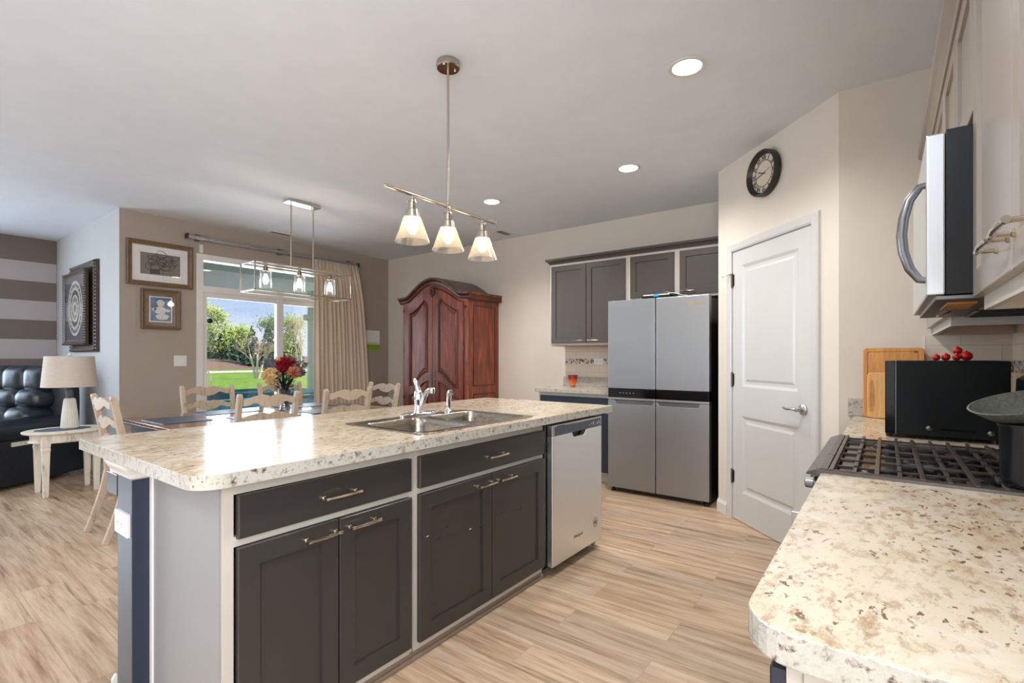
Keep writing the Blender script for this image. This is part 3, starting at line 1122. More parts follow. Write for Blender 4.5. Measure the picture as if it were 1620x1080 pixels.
for x in (2.375, 2.95):
    link('foot', MB().lathe([(.018, 0), (.018, .006), (.008, .008), (.008, .075)], (x, 1.575, 0), 10), M['plastic'], t)
text_mesh('brand_lettering', 'Whirlpool', .026, M['letter_grey'], t, Matrix.Translation((2.665, 1.4912, .166)) @ FACE_NY)
b = MB()
ring = [(.028, 0), (.028, .0012), (.0245, .0012), (.0245, 0)]
b.lathe([(.0245, -.0008), (.0285, -.0008), (.0285, .0005), (.0245, .0005)], (2.885, 1.4915, .185), 28, 'Y', cap=False)
b.prism([(2.885 + .015 * math.cos(a), .185 + .015 * math.sin(a)) for a in (0.3, 1.2, 2.0, 2.9, 3.6, 4.4, 5.4)], lambda u, v, h: (u, 1.4910 + h, v), 0, .001)
link('round_badge', b, M['letter_grey'], t)

link('side_panel', MB().box(0, 0, 0, .001, .001, .001), M['frame'], t) if False else None
ep = MB().box(2.978, 1.545, 0, 2.992, 2.088, .873)
tag(link('end_panel', ep, M['frame'], bevel=.002), 'narrow cream end panel closing the island beside the dishwasher', 'end panel')

# pony wall behind the cabinets
b = MB().box(.600, 2.090, 0, 3.05, 2.240, .873)
pw = link('half_wall', b, M['navy'], bevel=.002)
tag(pw, 'dark navy half wall carrying the back of the island worktop', 'half wall')
cr = MB()
pr = [(.0, .815), (.010, .822), (.016, .836), (.030, .858), (.036, .873), (0, .873)]
rings = [[(.600 - o, 2.26, z) for o, z in pr], [(.600 - o, 2.090 - o, z) for o, z in pr], [(.649, 2.090 - o, z) for o, z in pr]]
cr.ring_loft(rings)
link('crown_moulding', cr, M['white'], pw, label='white crown moulding under the worktop')
bk = MB().box(.598, 2.242, .735, .640, 2.36, .812)
link('bracket', bk, M['navy'], pw, bevel=.002)
link('bracket_cap', MB().box(.600, 2.300, .812, .635, 2.33, .873), M['white'], pw)
bb = MB().ring_loft([[(.600 - o, 2.26, z) for o, z in ((0, 0), (.014, 0), (.014, .07), (.004, .085), (0, .085))], [(.600 - o, 2.245, z) for o, z in ((0, 0), (.014, 0), (.014, .07), (.004, .085), (0, .085))]])
link('base_moulding', bb, M['white'], pw)


def outlet(name, label, cat, T, uc, zc, w=.072, h=.115, horizontal=False, mat=None, slots=True, group=None, rocker=0, depth=.008):
    """wall plate: T(u, out, z)"""
    hw, hh = (h / 2, w / 2) if horizontal else (w / 2, h / 2)
    c = T(uc, 0, zc)
    t = thing(name, label, cat, c, 0, group)
    def rc(i, o): return [T(uc - hw + i, o, zc - hh + i), T(uc + hw - i, o, zc - hh + i), T(uc + hw - i, o, zc + hh - i), T(uc - hw + i, o, zc + hh - i)]
    link('cover_plate', MB().ring_loft([rc(0, 0), rc(0, depth - .003), rc(.004, depth)]), M['plastic'], t)
    if rocker:
        for i in range(rocker):
            cu = uc + (i - (rocker - 1) / 2) * .046
            b = MB().box(*T(cu - .016, depth - .001, zc - .033), *T(cu + .016, depth + .004, zc + .033))
            link('rocker_switch', b, M['plastic'], t, bevel=.002)
    elif slots:
        for s in (-1, 1):
            du, dz = (s * .021, 0) if horizontal else (0, s * .021)
            b = MB().prism(rrect(uc + du - .015, zc + dz - .015, uc + du + .015, zc + dz + .015, .008, 3), lambda u, v, h: T(u, h, v), depth - .001, depth + .0015)
            so = link('socket', b, M['plastic'], t)
            b = MB()
            for (a, q) in ((-.006, .003), (.006, .003)):
                b.box(*T(uc + du + a - .0012, depth + .001, zc + dz + q - .004), *T(uc + du + a + .0012, depth + .0019, zc + dz + q + .004))
            b.box(*T(uc + du - .0018, depth + .001, zc + dz - .010), *T(uc + du + .0018, depth + .0019, zc + dz - .006))
            link('slots', b, M['black'], so)
    return t


outlet('power_outlet', 'white power outlet on the end of the navy island half wall', 'power outlet', FX(.600), 2.170, .652, .080, .125, horizontal=True, depth=.012)
outlet('power_outlet', 'white double power outlet on the tiled backsplash over the red vase', 'power outlet', FX(BX - .012), 2.56, 1.196, .07, .115, horizontal=True)
outlet('light_switch', 'white light switch plate with two rockers on the wall left of the patio door', 'light switch', FY(PY), 2.205, 1.20, .125, .118, rocker=2)

# island worktop with the sink cut-out
SX0, SX1, SY0, SY1 = 1.445, 2.285, 1.545, 2.105
b = MB()
b.prism(rrect(.565, 1.478, 3.12, 2.59, [.02, .012, .085, .012], 8), lambda u, v, h: (u, v, h), .874, .915,
        holes=[rrect(SX0 + .02, SY0 + .02, SX1 - .02, SY1 - .02, .04, 4)])
link_ = link('island_worktop', b, M['granite'], bevel=.003)
tag(link_, 'long speckled cream laminate island worktop with a rounded front corner', 'worktop')

# sink
t = thing('kitchen_sink', 'double-bowl stainless steel sink set into the island worktop', 'sink', (1.865, 1.82, .915))
BW = [(SX0 + .035, SY0 + .035, 1.845, 2.005), (1.885, SY0 + .035, SX1 - .035, 2.005)]
b = MB()
b.prism(rrect(SX0, SY0, SX1, SY1, .035, 5), lambda u, v, h: (u, v, h), .9155, .9195, holes=[rrect(a, c, d, e, .06, 5) for a, c, d, e in BW])
link('rim', b, M['sink'], t, bevel=.0015)
for (x0, y0, x1, y1) in BW:
    b = MB()
    rings = []
    for ins, z, r in ((-.006, .9205, .066), (-.002, .921, .062), (.003, .9165, .058), (.008, .88, .055), (.014, .755, .05), (.03, .735, .045), (.12, .730, .03)):
        rings.append([(u, v, z) for u, v in rrect(x0 + ins, y0 + ins, x1 - ins, y1 - ins, max(r, .01), 5)])
    b.ring_loft(rings, cap=False)
    b.bm.faces.new(b.bm.verts[-len(rings[-1]):])
    bo = link('bowl', b, M['sink'], t, smooth='all')
    cx, cy = (x0 + x1) / 2, (y0 + y1) / 2
    link('drain', MB().lathe([(.042, .7305), (.042, .734), (.034, .735), (.030, .731), (.006, .731)], (cx, cy, 0), 20), M['chrome'], bo, smooth=True)

# faucet
t = thing('kitchen_faucet', 'chrome single-lever faucet standing behind the left sink bowl', 'faucet', (1.905, 2.07, .9195))
b = MB()
pts = [(1.905 + .128 * math.copysign(abs(math.cos(a)) ** .7, math.cos(a)), 2.068 + .029 * math.sin(a)) for a in [2 * PI * i / 32 for i in range(32)]]
b.ring_loft([[(x, y, .9196) for x, y in pts], [(x, y, .931) for x, y in pts], [(1.905 + (x - 1.905) * .95, 2.068 + (y - 2.068) * .85, .936) for x, y in pts]])
link('base_plate', b, M['chrome'], t, smooth=True)
link('body', MB().lathe([(.026, .934), (.026, .945), (.022, .952), (.022, .985), (.025, 1.0), (.0255, 1.03), (.022, 1.052), (.012, 1.062)], (1.905, 2.068, 0), 20), M['chrome'], t, smooth=True)
link('lever', MB().tube([(1.905, 2.068, 1.045), (1.902, 2.072, 1.075), (1.898, 2.083, 1.105), (1.896, 2.09, 1.122)], [.018, .016, .012, .006], 12), M['chrome'], t, smooth=True)
link('spout', MB().tube([(1.910, 2.055, .955), (1.902, 2.035, .990), (1.892, 2.005, 1.030), (1.876, 1.968, 1.058), (1.860, 1.930, 1.070), (1.848, 1.905, 1.070)], [.014, .014, .0135, .013, .013, .0135], 14), M['chrome'], t, smooth=True)
link('spray_head', MB().lathe([(.013, 0), (.0165, -.004), (.0165, -.026), (.012, -.030)], (1.846, 1.902, 1.080), 14), M['chrome'], t, smooth=True)
t = thing('sink_sprayer', 'small chrome side sprayer standing behind the right sink bowl', 'sprayer', (2.13, 2.06, .9195))
link('collar', MB().lathe([(.025, .9196), (.025, .925), (.017, .934), (.013, .945)], (2.13, 2.055, 0), 18), M['chrome'], t, smooth=True)
link('handle', MB().tube([(2.13, 2.055, .94), (2.13, 2.055, .965), (2.128, 2.052, 1.0), (2.124, 2.045, 1.028), (2.114, 2.028, 1.038)], [.011, .014, .0145, .015, .014], 14), M['chrome'], t, smooth=True)
link('nozzle', MB().tube([(2.116, 2.03, 1.038), (2.104, 2.012, 1.032)], [.016, .015], 14), M['chrome'], t, smooth=True)

# ------------------------------------------------------------------ cupboards against the back wall
t = thing('wall_cabinet', 'tall two-door dark wall cabinet hanging left of the refrigerator', 'cabinet', (4.89, 2.53, 1.36), 0, 'dark wall cabinets above the refrigerator and beside it')
link('body', MB().box(4.722, 2.068, 1.368, BX - .001, 2.998, 2.262), M['frame'], t, bevel=.001)
link('underside', MB().box(4.74, 2.08, 1.364, BX - .001, 2.985, 1.367), M['cabwood'], t)
T = FX(4.722)
d = shaker(t, T, 2.542, 2.972, 1.392, 2.238, M['taupe_cab'], rail=.058)
pull(d, T, 2.63, 1.418, .10)
d = shaker(t, T, 2.100, 2.536, 1.392, 2.238, M['taupe_cab'], rail=.058)
pull(d, T, 2.45, 1.418, .10)
t = thing('wall_cabinet', 'short two-door dark wall cabinet directly above the refrigerator', 'cabinet', (4.89, 1.58, 1.8), 0, 'dark wall cabinets above the refrigerator and beside it')
link('body', MB().box(4.722, 1.092, 1.800, BX - .001, 2.067, 2.262), M['frame'], t, bevel=.001)
d = shaker(t, T, 1.607, 2.045, 1.828, 2.238, M['taupe_cab'], rail=.058)
pull(d, T, 1.70, 1.856, .10)
d = shaker(t, T, 1.110, 1.553, 1.828, 2.238, M['taupe_cab'], rail=.058)
pull(d, T, 1.47, 1.856, .10)
cr = MB()
pr = [(.0, 2.263), (.006, 2.263), (.010, 2.276), (.024, 2.292), (.040, 2.300), (.044, 2.322), (.0, 2.322)]
cr.ring_loft([[(4.722 - o, 1.092, z) for o, z in pr], [(4.722 - o, 2.998 + o, z) for o, z in pr], [(BX - .001, 2.998 + o, z) for o, z in pr]])
tag(link('crown_moulding', cr, M['taupe_cab']), 'dark crown moulding along the top of the cabinets over the refrigerator', 'moulding')

t = thing('base_cabinet', 'dark base cabinet with cream frame, in the corner left of the refrigerator', 'cabinet', (4.76, 2.55, 0))
b = MB().box(4.480, 2.105, .09, BX - .001, 2.985, .873)
link('body', b, M['frame'], t, bevel=.001)
link('toe_kick', MB().box(4.53, 2.105, 0, BX - .001, 2.975, .09), M['frame'], t)
T = FX(4.480)
dr = slab(t, T, 2.13, 2.96, .705, .840, M['navy'])
d = shaker(t, T, 2.13, 2.54, .11, .690, M['navy'])
d = shaker(t, T, 2.55, 2.96, .11, .690, M['navy'])
b = MB().box(4.440, 2.095, .874, BX - .001, 3.015, .915)
tag(link('corner_worktop', b, M['granite'], bevel=.003), 'short speckled worktop with the red vase on it, left of the refrigerator', 'worktop')
tag(link('upstand', MB().box(BX - .022, 2.095, .9155, BX - .001, 3.013, 1.017), M['granite'], bevel=.002), 'low speckled upstand at the back of the worktop left of the refrigerator', 'upstand')
s = struct('trim_1', MB().box(BX - .012, 2.095, 1.0175, BX - .001, 2.993, 1.363), M['tile_y'])

# refrigerator
t = thing('refrigerator', 'four-door stainless steel refrigerator with a black band across the middle', 'refrigerator', (4.65, 1.62, 0))
link('cabinet', MB().box(4.345, 1.172, .035, 5.0, 2.070, 1.745), M['black'], t, bevel=.004)
link('door_hinge_cover', MB().box(4.30, 1.19, 1.745, 4.42, 1.26, 1.762), M['black'], t, bevel=.003)
link('door_hinge_cover', MB().box(4.30, 1.985, 1.745, 4.42, 2.055, 1.762), M['black'], t, bevel=.003)
for (y0, y1) in ((1.166, 1.617), (1.625, 2.075)):
    link('upper_door', MB().box(4.270, y0, .955, 4.340, y1, 1.760), M['steel'], t, bevel=.004)
    mid = link('black_band', MB().box(4.273, y0, .872, 4.340, y1, .953), M['black_gloss'], t, bevel=.002)
    link('upper_trim', MB().box(4.270, y0, .852, 4.340, y1, .871), M['steel_h'], t, bevel=.002)
    hy0, hy1 = (y0 + .075, y1 - .012) if y0 < 1.3 else (y0 + .012, y1 - .065)
    b = MB()
    b.prism([(y0, .045), (y1, .045), (y1, .849), (hy1, .849), (hy1 - .012, .814), (hy0 + .012, .814), (hy0, .849), (y0, .849)], lambda u, v, h: (4.270 + h, u, v), 0, .070)
    lo = link('lower_door', b, M['steel'], t, bevel=.003)
    hb = MB().box(4.292, hy0 + .004, .812, 4.335, hy1 - .004, .846)
    link('recessed_grip', hb, M['steel_dark'], lo)
b = MB()
for i in range(5):
    yy = 1.955 - i * .032
    b.lathe([(.004, 4.2722), (.004, 4.273)], (0, yy, .915), 8, 'X')
link('touch_icons', b, M['icon'], t)
text_mesh('brand_lettering', 'Whirlpool', .030, M['letter_gold'], t, Matrix.Translation((4.2692, 1.272, 1.692)) @ FACE_NX)
for y in (1.20, 2.04):
    link('foot', MB().lathe([(.022, 0), (.022, .022), (.012, .024), (.012, .036)], (4.32, y, 0), 12), M['black'], t)
link('kick_grille', MB().box(4.32, 1.23, .012, 4.34, 2.01, .035), M['black'], t)
FRG = t
# things lying on the refrigerator
t = thing('binder', 'black binder with blue tape lying on the refrigerator', 'binder', (4.42, 1.63, 1.762))
link('cover', MB().box(4.285, 1.50, 1.7625, 4.50, 1.752, 1.786), M['black'], t, bevel=.002)
link('pages', MB().box(4.288, 1.505, 1.7865, 4.50, 1.74, 1.795), M['paper'], t)
link('blue_tape', MB().box(4.2835, 1.60, 1.775, 4.50, 1.645, 1.7965), M['blue'], t)
t = thing('magazine', 'curled magazine lying beside the binder on the refrigerator', 'magazine', (4.42, 1.43, 1.762))
b = MB()
n = 10
lo = [(1.52 - i * .018, 1.802 + .006 * math.sin(i * .6) - .0030 * i) for i in range(n)]
b.ring_loft([[(4.30, y, z - .005) for y, z in lo] + [(4.30, y, z) for y, z in reversed(lo)], [(4.52, y, z - .005) for y, z in lo] + [(4.52, y, z) for y, z in reversed(lo)]])
link('pages', b, M['paper'], t)

# vase and black things on the corner worktop
t = link('vase', MB().lathe([(.026, 0), (.030, .003), (.028, .010), (.040, .045), (.050, .085), (.056, .128), (.052, .128), (.046, .085), (.036, .045), (.02, .012)], (4.86, 2.79, .9155), 28, cap=True), M['orange_glass'], smooth=True)
tag(t, 'small red and orange art glass vase on the corner worktop', 'vase')
t = thing('knife_block', 'black knife block half hidden behind the left edge of the refrigerator', 'knife block', (4.72, 2.17, .9155))
b = MB().ring_loft([[(4.62, 2.205, .9155), (4.80, 2.205, .9155), (4.80, 2.205, 1.05), (4.68, 2.205, 1.10), (4.62, 2.205, 1.03)], [(4.62, 2.11, .9155), (4.80, 2.11, .9155), (4.80, 2.11, 1.05), (4.68, 2.11, 1.10), (4.62, 2.11, 1.03)]])
link('block', b, M['black'], t, bevel=.004)
for i in range(3):
    link('knife_handle', MB().tube([(4.655, 2.20 - i * .035, 1.06), (4.61, 2.215 - i * .04, 1.12)], [.011, .013], 8), M['black_gloss'], t, smooth=True)

# ------------------------------------------------------------------ cooking side (right)
RX0, RX1 = 1.655, 2.435
t = thing('base_cabinet', 'base cabinet under the near right-hand worktop, only its dark door edge showing', 'cabinet', (1.15, -.2, 0))
link('body', MB().box(.705, RY + .001, .09, RX0 - .008, .100, .873), M['frame'], t, bevel=.001)
link('end_panel', MB().box(.699, RY + .001, 0, .705, .080, .873), M['frame'], t)
link('toe_kick', MB().box(.715, RY + .001, 0, RX0 - .008, .03, .09), M['frame'], t)
T = FYP(.100)
for (a, b_) in ((.712, 1.172), (1.182, 1.640)):
    slab(t, T, a, b_, .705, .845, M['navy'])
    d = shaker(t, T, a, b_, .11, .690, M['navy'])
b = MB().prism(rrect(.664, RY + .001, RX0 - .004, .148, [.0, .07, 0, 0], 8), lambda u, v, h: (u, v, h), .874, .915)
tag(link('right_worktop', b, M['granite'], bevel=.0025), 'speckled cream laminate worktop in the right foreground with a rounded corner', 'worktop')

t = thing('base_cabinet', 'pale base cabinet beyond the range, carrying the black countertop microwave', 'cabinet', (2.9, -.2, 0))
link('body', MB().box(RX1 + .008, RY + .001, .09, 3.378, .100, .873), M['frame'], t, bevel=.001)
link('toe_kick', MB().box(RX1 + .008, RY + .001, 0, 3.378, .03, .09), M['frame'], t)
slab(t, T, RX1 + .02, 3.36, .705, .845, M['navy'])
shaker(t, T, RX1 + .02, 2.895, .11, .690, M['navy'])
shaker(t, T, 2.905, 3.36, .11, .690, M['navy'])
b = MB().box(RX1 + .004, RY + .001, .874, 3.379, .148, .915)
tag(link('far_worktop', b, M['granite'], bevel=.0025), 'speckled worktop beyond the range, under the cutting boards', 'worktop')
tag(link('upstand', MB().box(3.357, RY + .024, .9155, 3.379, .172, 1.012), M['granite'], bevel=.002), 'low speckled upstand behind the cutting boards', 'upstand')
tag(link('upstand', MB().box(RX1 + .01, RY + .001, .9155, 3.379, RY + .023, 1.012), M['granite'], bevel=.002), 'low speckled upstand on the wall behind the countertop microwave', 'upstand')
tag(link('upstand', MB().box(.664, RY + .001, .9155, RX0 - .008, RY + .023, 1.012), M['granite'], bevel=.002), 'low speckled upstand at the back of the right foreground worktop', 'upstand')
struct('trim_2', MB().box(3.367, RY + .013, 1.0125, 3.379, -.163, 1.352), M['tile_y'])
struct('trim_3', MB().box(.664, RY + .001, 1.0125, 3.366, RY + .012, 1.352), M['tile_x'])
struct('trim_4', MB().box(3.366, -.1625, 1.0125, 3.379, -.158, 1.352), M['white'])

# range
t = thing('gas_range', 'black and stainless gas range with cast iron grates between the two right-hand worktops', 'gas range', (2.04, -.15, 0))
b = MB().box(RX0, -.47, .03, RX1, .105, .895)
link('body', b, M['black_steel'], t, bevel=.003)
link('oven_door', MB().box(RX0 + .004, .106, .17, RX1 - .004, .145, .78), M['steel_h'], t, bevel=.004)
link('drawer_front', MB().box(RX0 + .004, .106, .04, RX1 - .004, .145, .16), M['steel_h'], t, bevel=.004)
b = MB().ring_loft([[(x, .106, .79), (x, .150, .795), (x, .165, .862), (x, .150, .895), (x, .106, .900)] for x in (RX0, RX1)])
link('control_panel', b, M['black_gloss'], t, bevel=.002)
for i in range(5):
    x = RX0 + .10 + i * .145
    kb = MB().lathe([(.021, .166), (.021, .172), (.017, .176), (.016, .196), (.013, .198)], (x, 0, .862), 18, 'Y')
    link('knob', kb, M['steel_dark'], t, smooth=True)
b = MB()
for x in (RX0 + .012, RX1 - .045):
    b.box(x, .146, .755, x + .033, .200, .785)
    b.box(x - .004, .200, .735, x + .037, .222, .790)
hb_pts = [(RX0 + .028, .214, .745)] + [(RX0 + .028 + (RX1 - RX0 - .056) * i / 10, .214 + .012 * math.sin(PI * i / 10), .745 - .10 * math.sin(PI * i / 10)) for i in range(1, 10)] + [(RX1 - .028, .214, .745)]
b.tube(hb_pts, .011, 10)
link('oven_handle', b, M['steel_h'], t, bevel=.002)
b = MB().box(RX0 + .003, -.36, .896, RX1 - .003, .120, .902)
b.box(RX0 + .003, .120, .895, RX1 - .003, .150, .906)
ct = link('cooktop', b, M['black_gloss'], t, bevel=.002)
b = MB().ring_loft([[(x, -.352, .896), (x, -.360, 1.165), (x, -.378, 1.178), (x, -.47, 1.178), (x, -.47, .896)] for x in (RX0, RX1)])
bg = link('back_guard', b, M['black_steel'], t, bevel=.003)
link('vent_grille', MB().box(RX0 + .1, -.357, 1.02, RX1 - .1, -.354, 1.10), M['dwpanel'], bg)
link('end_button', MB().lathe([(.010, -.354), (.010, -.348), (.006, -.346)], (RX1 - .02, 0, .99), 12, 'Y'), M['chrome'], bg, smooth=True)
burn = [(RX0 + .15, -.22, .042), (RX0 + .15, .0, .05), (RX0 + .39, -.11, .058), (RX1 - .15, -.22, .05), (RX1 - .15, .0, .042)]
for (x, y, r) in burn:
    bb = link('burner', MB().lathe([(r * 1.15, .9025), (r * 1.15, .905), (r * .95, .907), (r * .95, .911), (r * .8, .912)], (x, y, 0), 22), M['steel_dark'], t, smooth=True)
    link('burner_cap', MB().lathe([(r * .8, .9122), (r * .82, .916), (r * .7, .9185), (.002, .919)], (x, y, 0), 22), M['black'], bb, smooth=True)
GZ = .926
full = (.124, .020, -.077, -.180, -.284)
dash = (.070, -.030, -.130, -.233)
secs = [(RX0 + .005, 1.905), (1.910, 2.150), (2.155, RX1 - .005)]
for si, (x0, x1) in enumerate(secs):
    b = MB()
    # perimeter rails: broad sloping front, narrow sides
    b.ring_loft([[(x, .165, .905), (x, .186, .905), (x, .183, .912), (x, .150, GZ + .001), (x, .132, GZ + .001), (x, .132, GZ - .010), (x, .150, GZ - .012)] for x in (x0, x1)])
    b.box(x0, -.330, GZ - .012, x1, -.320, GZ)
    if si == 0:
        b.ring_loft([[(x0 - .006, y, GZ - .020), (x0 - .004, y, GZ - .004), (x0 + .004, y, GZ), (x0 + .010, y, GZ), (x0 + .010, y, GZ - .010)] for y in (-.325, .16)])
    for x in (x0 + .006, x1 - .006):
        for y in (-.30, -.08, .145):
            b.box(x - .006, y - .006, .903, x + .006, y + .006, GZ - .004)
    for y in full:
        b.sweep([(x0, y, GZ - .004), (x1, y, GZ - .004)], (.011, .010), (0, 1, 0))
    L = x1 - x0
    for y in dash:
        for (q0, q1) in ((.0, .24), (.40, .62), (.78, 1.0)):
            b.sweep([(x0 + L * q0, y, GZ - .004), (x0 + L * q1, y, GZ - .003)], (.010, .010), (0, 1, 0))
    for q in (.02, .50, .98):
        xx = x0 + L * q
        b.sweep([(xx, -.325, GZ - .011), (xx, .14, GZ - .011)], (.005, .007))
    link('grate', b, M['iron'], t, bevel=.0012)

# pan standing on the back burner with a tilted skillet over it
t = thing('stock_pot', 'narrow black pot on the back burner of the range, under the skillet', 'pot', (1.715, -.268, GZ))
link('pot_body', MB().lathe([(.045, 0), (.050, .004), (.054, .02), (.056, .142), (.060, .147), (.060, .151), (.054, .151), (.052, .02), (.02, .012)], (1.705, -.278, GZ + .0015), 30), M['black_steel'], t, smooth=True)
t = thing('skillet', 'speckled grey stone-coated skillet tipped over the black pot at the right edge', 'skillet', (1.78, -.23, 1.05))
b = MB().lathe([(.060, -.020), (.072, -.017), (.102, .010), (.106, .015), (.102, .016), (.069, -.010), (.01, -.013)], (0, 0, 0), 40)
mt = Matrix.Translation((1.725, -.272, 1.118)) @ Matrix.Rotation(math.radians(-14), 4, 'X')
link('pan_body', xf(b, mt @ Matrix.Rotation(math.radians(-10), 4, 'Y')), M['skillet'], t, smooth=True)
b = MB().tube([(.0, -.155, .012), (.0, -.20, .03), (.0, -.21, .034)], [.009, .010, .010], 10)

# countertop microwave
t = thing('countertop_microwave', 'black countertop microwave turned sideways on the worktop beyond the range', 'microwave', (2.80, -.18, .9155))
link('case', MB().box(2.552, -.365, .930, 3.02, -.032, 1.226), M['black_case'], t, bevel=.003)
link('door', MB().box(2.552, -.030, .930, 3.02, .004, 1.226), M['black_gloss'], t, bevel=.003)
for (y, z) in ((-.135, .962), (-.312, .957)):
    link('rivet', MB().sphere((2.549, y, z), .011, 12, 8, (.5, 1, 1)), M['nickel_dark'], t, smooth=True)
link('vent_emboss', MB().box(2.5495, -.27, .957, 2.552, -.17, .962), M['black_gloss'], t)
link('edge_trim', MB().box(2.551, -.032, .930, 3.021, -.030, 1.227), M['steel_dark'], t)
for y in (-.33, -.01):
    for x in (2.60, 2.98):
        link('foot', MB().lathe([(.012, 0), (.012, .014)], (x, y, .9158), 10), M['black'], t)
TG = 'cherry tomatoes on the black countertop microwave'
TL = ['leftmost red cherry tomato on the black countertop microwave', 'second red cherry tomato from the left on the countertop microwave',
      'topmost red cherry tomato, resting on the others on the microwave', 'red cherry tomato under the topmost one on the microwave', 'rightmost and largest red cherry tomato on the countertop microwave']
tp = [(2.62, -.160, .0135), (2.63, -.190, .015), (2.640, -.226, .0155), (2.625, -.222, .014), (2.632, -.252, .019)]
for i, (x, y, r) in enumerate(tp):
    z = 1.2268 + r * .95 + (.0245 if i == 2 else 0)
    tt = thing('cherry_tomato', TL[i], 'tomato', (x, y, z - r), 0, TG)
    link('fruit', MB().sphere((x, y, z), r, 14, 10, (1, 1, .95)), M['red'], tt, smooth=True)
    link('stem', MB().lathe([(r * .35, 0), (r * .2, .002), (.001, .0045)], (x, y, z + r * .9), 6), M['red_dark'], tt)

# cutting boards leaning on the end wall
t = thing('cutting_board', 'large bamboo cutting board leaning against the wall by the upstand', 'cutting board', (3.32, -.02, .9155))
b = MB()
def TB(u, w, z): return (3.350 - w - (1.29 - z) * .05, u, z)
def rcb(i, w, r): return [TB(u, w, z) for u, z in rrect(-.158 + i, .917 + i, .100 - i, 1.290 - i, r, 5)]
b.ring_loft([rcb(0, .0, .018), rcb(0, .014, .018), rcb(.002, .016, .016), rcb(.018, .016, .01), rcb(.020, .0135, .01), rcb(.026, .0135, .01), rcb(.028, .016, .01)])
bd = link('board', b, M['bamboo'], t)
text_mesh('burnt_mark', 'Pfaff', .022, M['gold'], t, Matrix.Translation((3.3325, -.125, 1.262)) @ FACE_NX) if False else None
b = MB()
for i in range(3):
    b.box(3.3335 - .0008, -.118 - .006 * i, 1.262, 3.3345, -.115 - .006 * i, 1.276)
link('burnt_mark', b, M['mahogany'], t)
t = thing('cutting_board', 'small bamboo cutting board standing in front of the large one', 'cutting board', (3.30, -.02, .9155))
b = MB()
def TB2(u, w, z): return (3.322 - w - (1.165 - z) * .05, u, z)
b.ring_loft([[TB2(u, w, z) for u, z in rrect(-.12 + i, .917 + i, .082 - i, 1.158 - i, .02, 5)] for i, w in ((0, 0), (0, .012), (.002, .014))])
link('board', b, M['bamboo_pale'], t)
b = MB()
pts = [(.072, 1.10), (.066, 1.12), (.056, 1.115), (.050, 1.06), (.050, .99), (.058, .945), (.070, .95), (.073, .97)]
b.prism(pts, lambda u, v, h: TB2(u, .0142 + h, v), 0, .0008)
link('grip_recess', b, M['cabwood'], t)

# wall cabinets on the cooking side
GU = 'taupe wall cabinets on the cooking side'
UZ0, UZ1 = 1.385, 2.235
T = FYP(-.19)
def upper(label, x0, x1, z0, doors, raised=0.0):
    t = thing('wall_cabinet', label, 'cabinet', ((x0 + x1) / 2, -.34, z0), 0, GU)
    b = MB()
    b.box(x0, RY + .001, z0 + .012, x1, -.19, 2.262)
    b.box(x0, -.205, z0 - .03, x1, -.19, z0 + .012)
    b.box(x0, RY + .001, z0 - .03, x0 + .016, -.205, z0 + .012)
    b.box(x1 - .016, RY + .001, z0 - .03, x1, -.205, z0 + .012)
    link('body', b, M['frame'], t)
    link('underside', MB().box(x0 + .017, RY + .002, z0 + .008, x1 - .017, -.206, z0 + .0115), M['cabwood'], t)
    for (a, b_, s) in doors:
        d = shaker(t, T, a, b_, z0 + .003, UZ1, M['lightcab'], rail=.058)
        if s: pull(d, T, s, z0 + .060, .115)
    return t
upper('taupe wall cabinet nearest the camera at the right edge, with two nickel pulls', .72, 1.655, UZ0, [(1.186, 1.655, 1.262), (.722, 1.180, 1.100)])
upper('short taupe wall cabinet above the over-range microwave', 1.658, 2.432, 1.845, [(1.666, 2.041, 0), (2.047, 2.424, 0)])
upper('far taupe wall cabinet between the over-range microwave and the end wall', 2.435, 3.378, UZ0, [(2.443, 2.905, 0), (2.911, 3.370, 0)])
cr = MB()
pr = [(.0, 2.236), (.006, 2.236), (.010, 2.250), (.022, 2.268), (.034, 2.276), (.038, 2.296), (0, 2.296)]
cr.ring_loft([[(x, -.170 + o, z) for o, z in pr] for x in (.72, 3.378)])
cr.box(.72, RY + .001, 2.2625, 3.378, -.170, 2.290)
tag(link('crown_moulding', cr, M['lightcab']), 'taupe crown moulding along the top of the cooking-side cabinets', 'moulding')

# over-range microwave
t = thing('range_hood_microwave', 'stainless and black microwave mounted over the range, with a bowed handle', 'microwave', (2.04, -.3, 1.39))
link('case', MB().box(1.658, RY + .001, 1.398, 2.432, -.120, 1.812), M['black_steel'], t, bevel=.002)
link('door', MB().box(1.656, -.119, 1.398, 2.434, -.082, 1.806), M['steel_bright'], t, bevel=.004)
b = MB().tube([(1.70, -.084, 1.690), (1.70, -.070, 1.688), (1.70, -.048, 1.655), (1.70, -.037, 1.610), (1.70, -.033, 1.565), (1.70, -.037, 1.520), (1.70, -.050, 1.475), (1.70, -.070, 1.444), (1.70, -.084, 1.441)], [.008, .010, .0115, .012, .012, .012, .0115, .010, .008], 12)
link('handle', b, M['steel_dark'], t, smooth=True)
b = MB().box(1.670, RY + .02, 1.386, 2.42, -.10, 1.397)
un = link('underside', b, M['steel_dark'], t, bevel=.002)
for (x0, x1) in ((1.72, 2.02), (2.07, 2.37)):
    b = MB().box(x0, -.40, 1.380, x1, -.22, 1.3858)
    for i in range(7):
        b.box(x0 + .02 + i * .04, -.39, 1.377, x0 + .026 + i * .04, -.23, 1.380)
    link('grease_filter', b, M['black_steel'], un, bevel=.001)
link('lamp_cover', MB().box(1.76, -.19, 1.381, 1.98, -.13, 1.3858), M['cabwood'], un, bevel=.001, label='lamp cover with the warm wood reflection painted in')  # wood colour stands in for the reflection on the cover
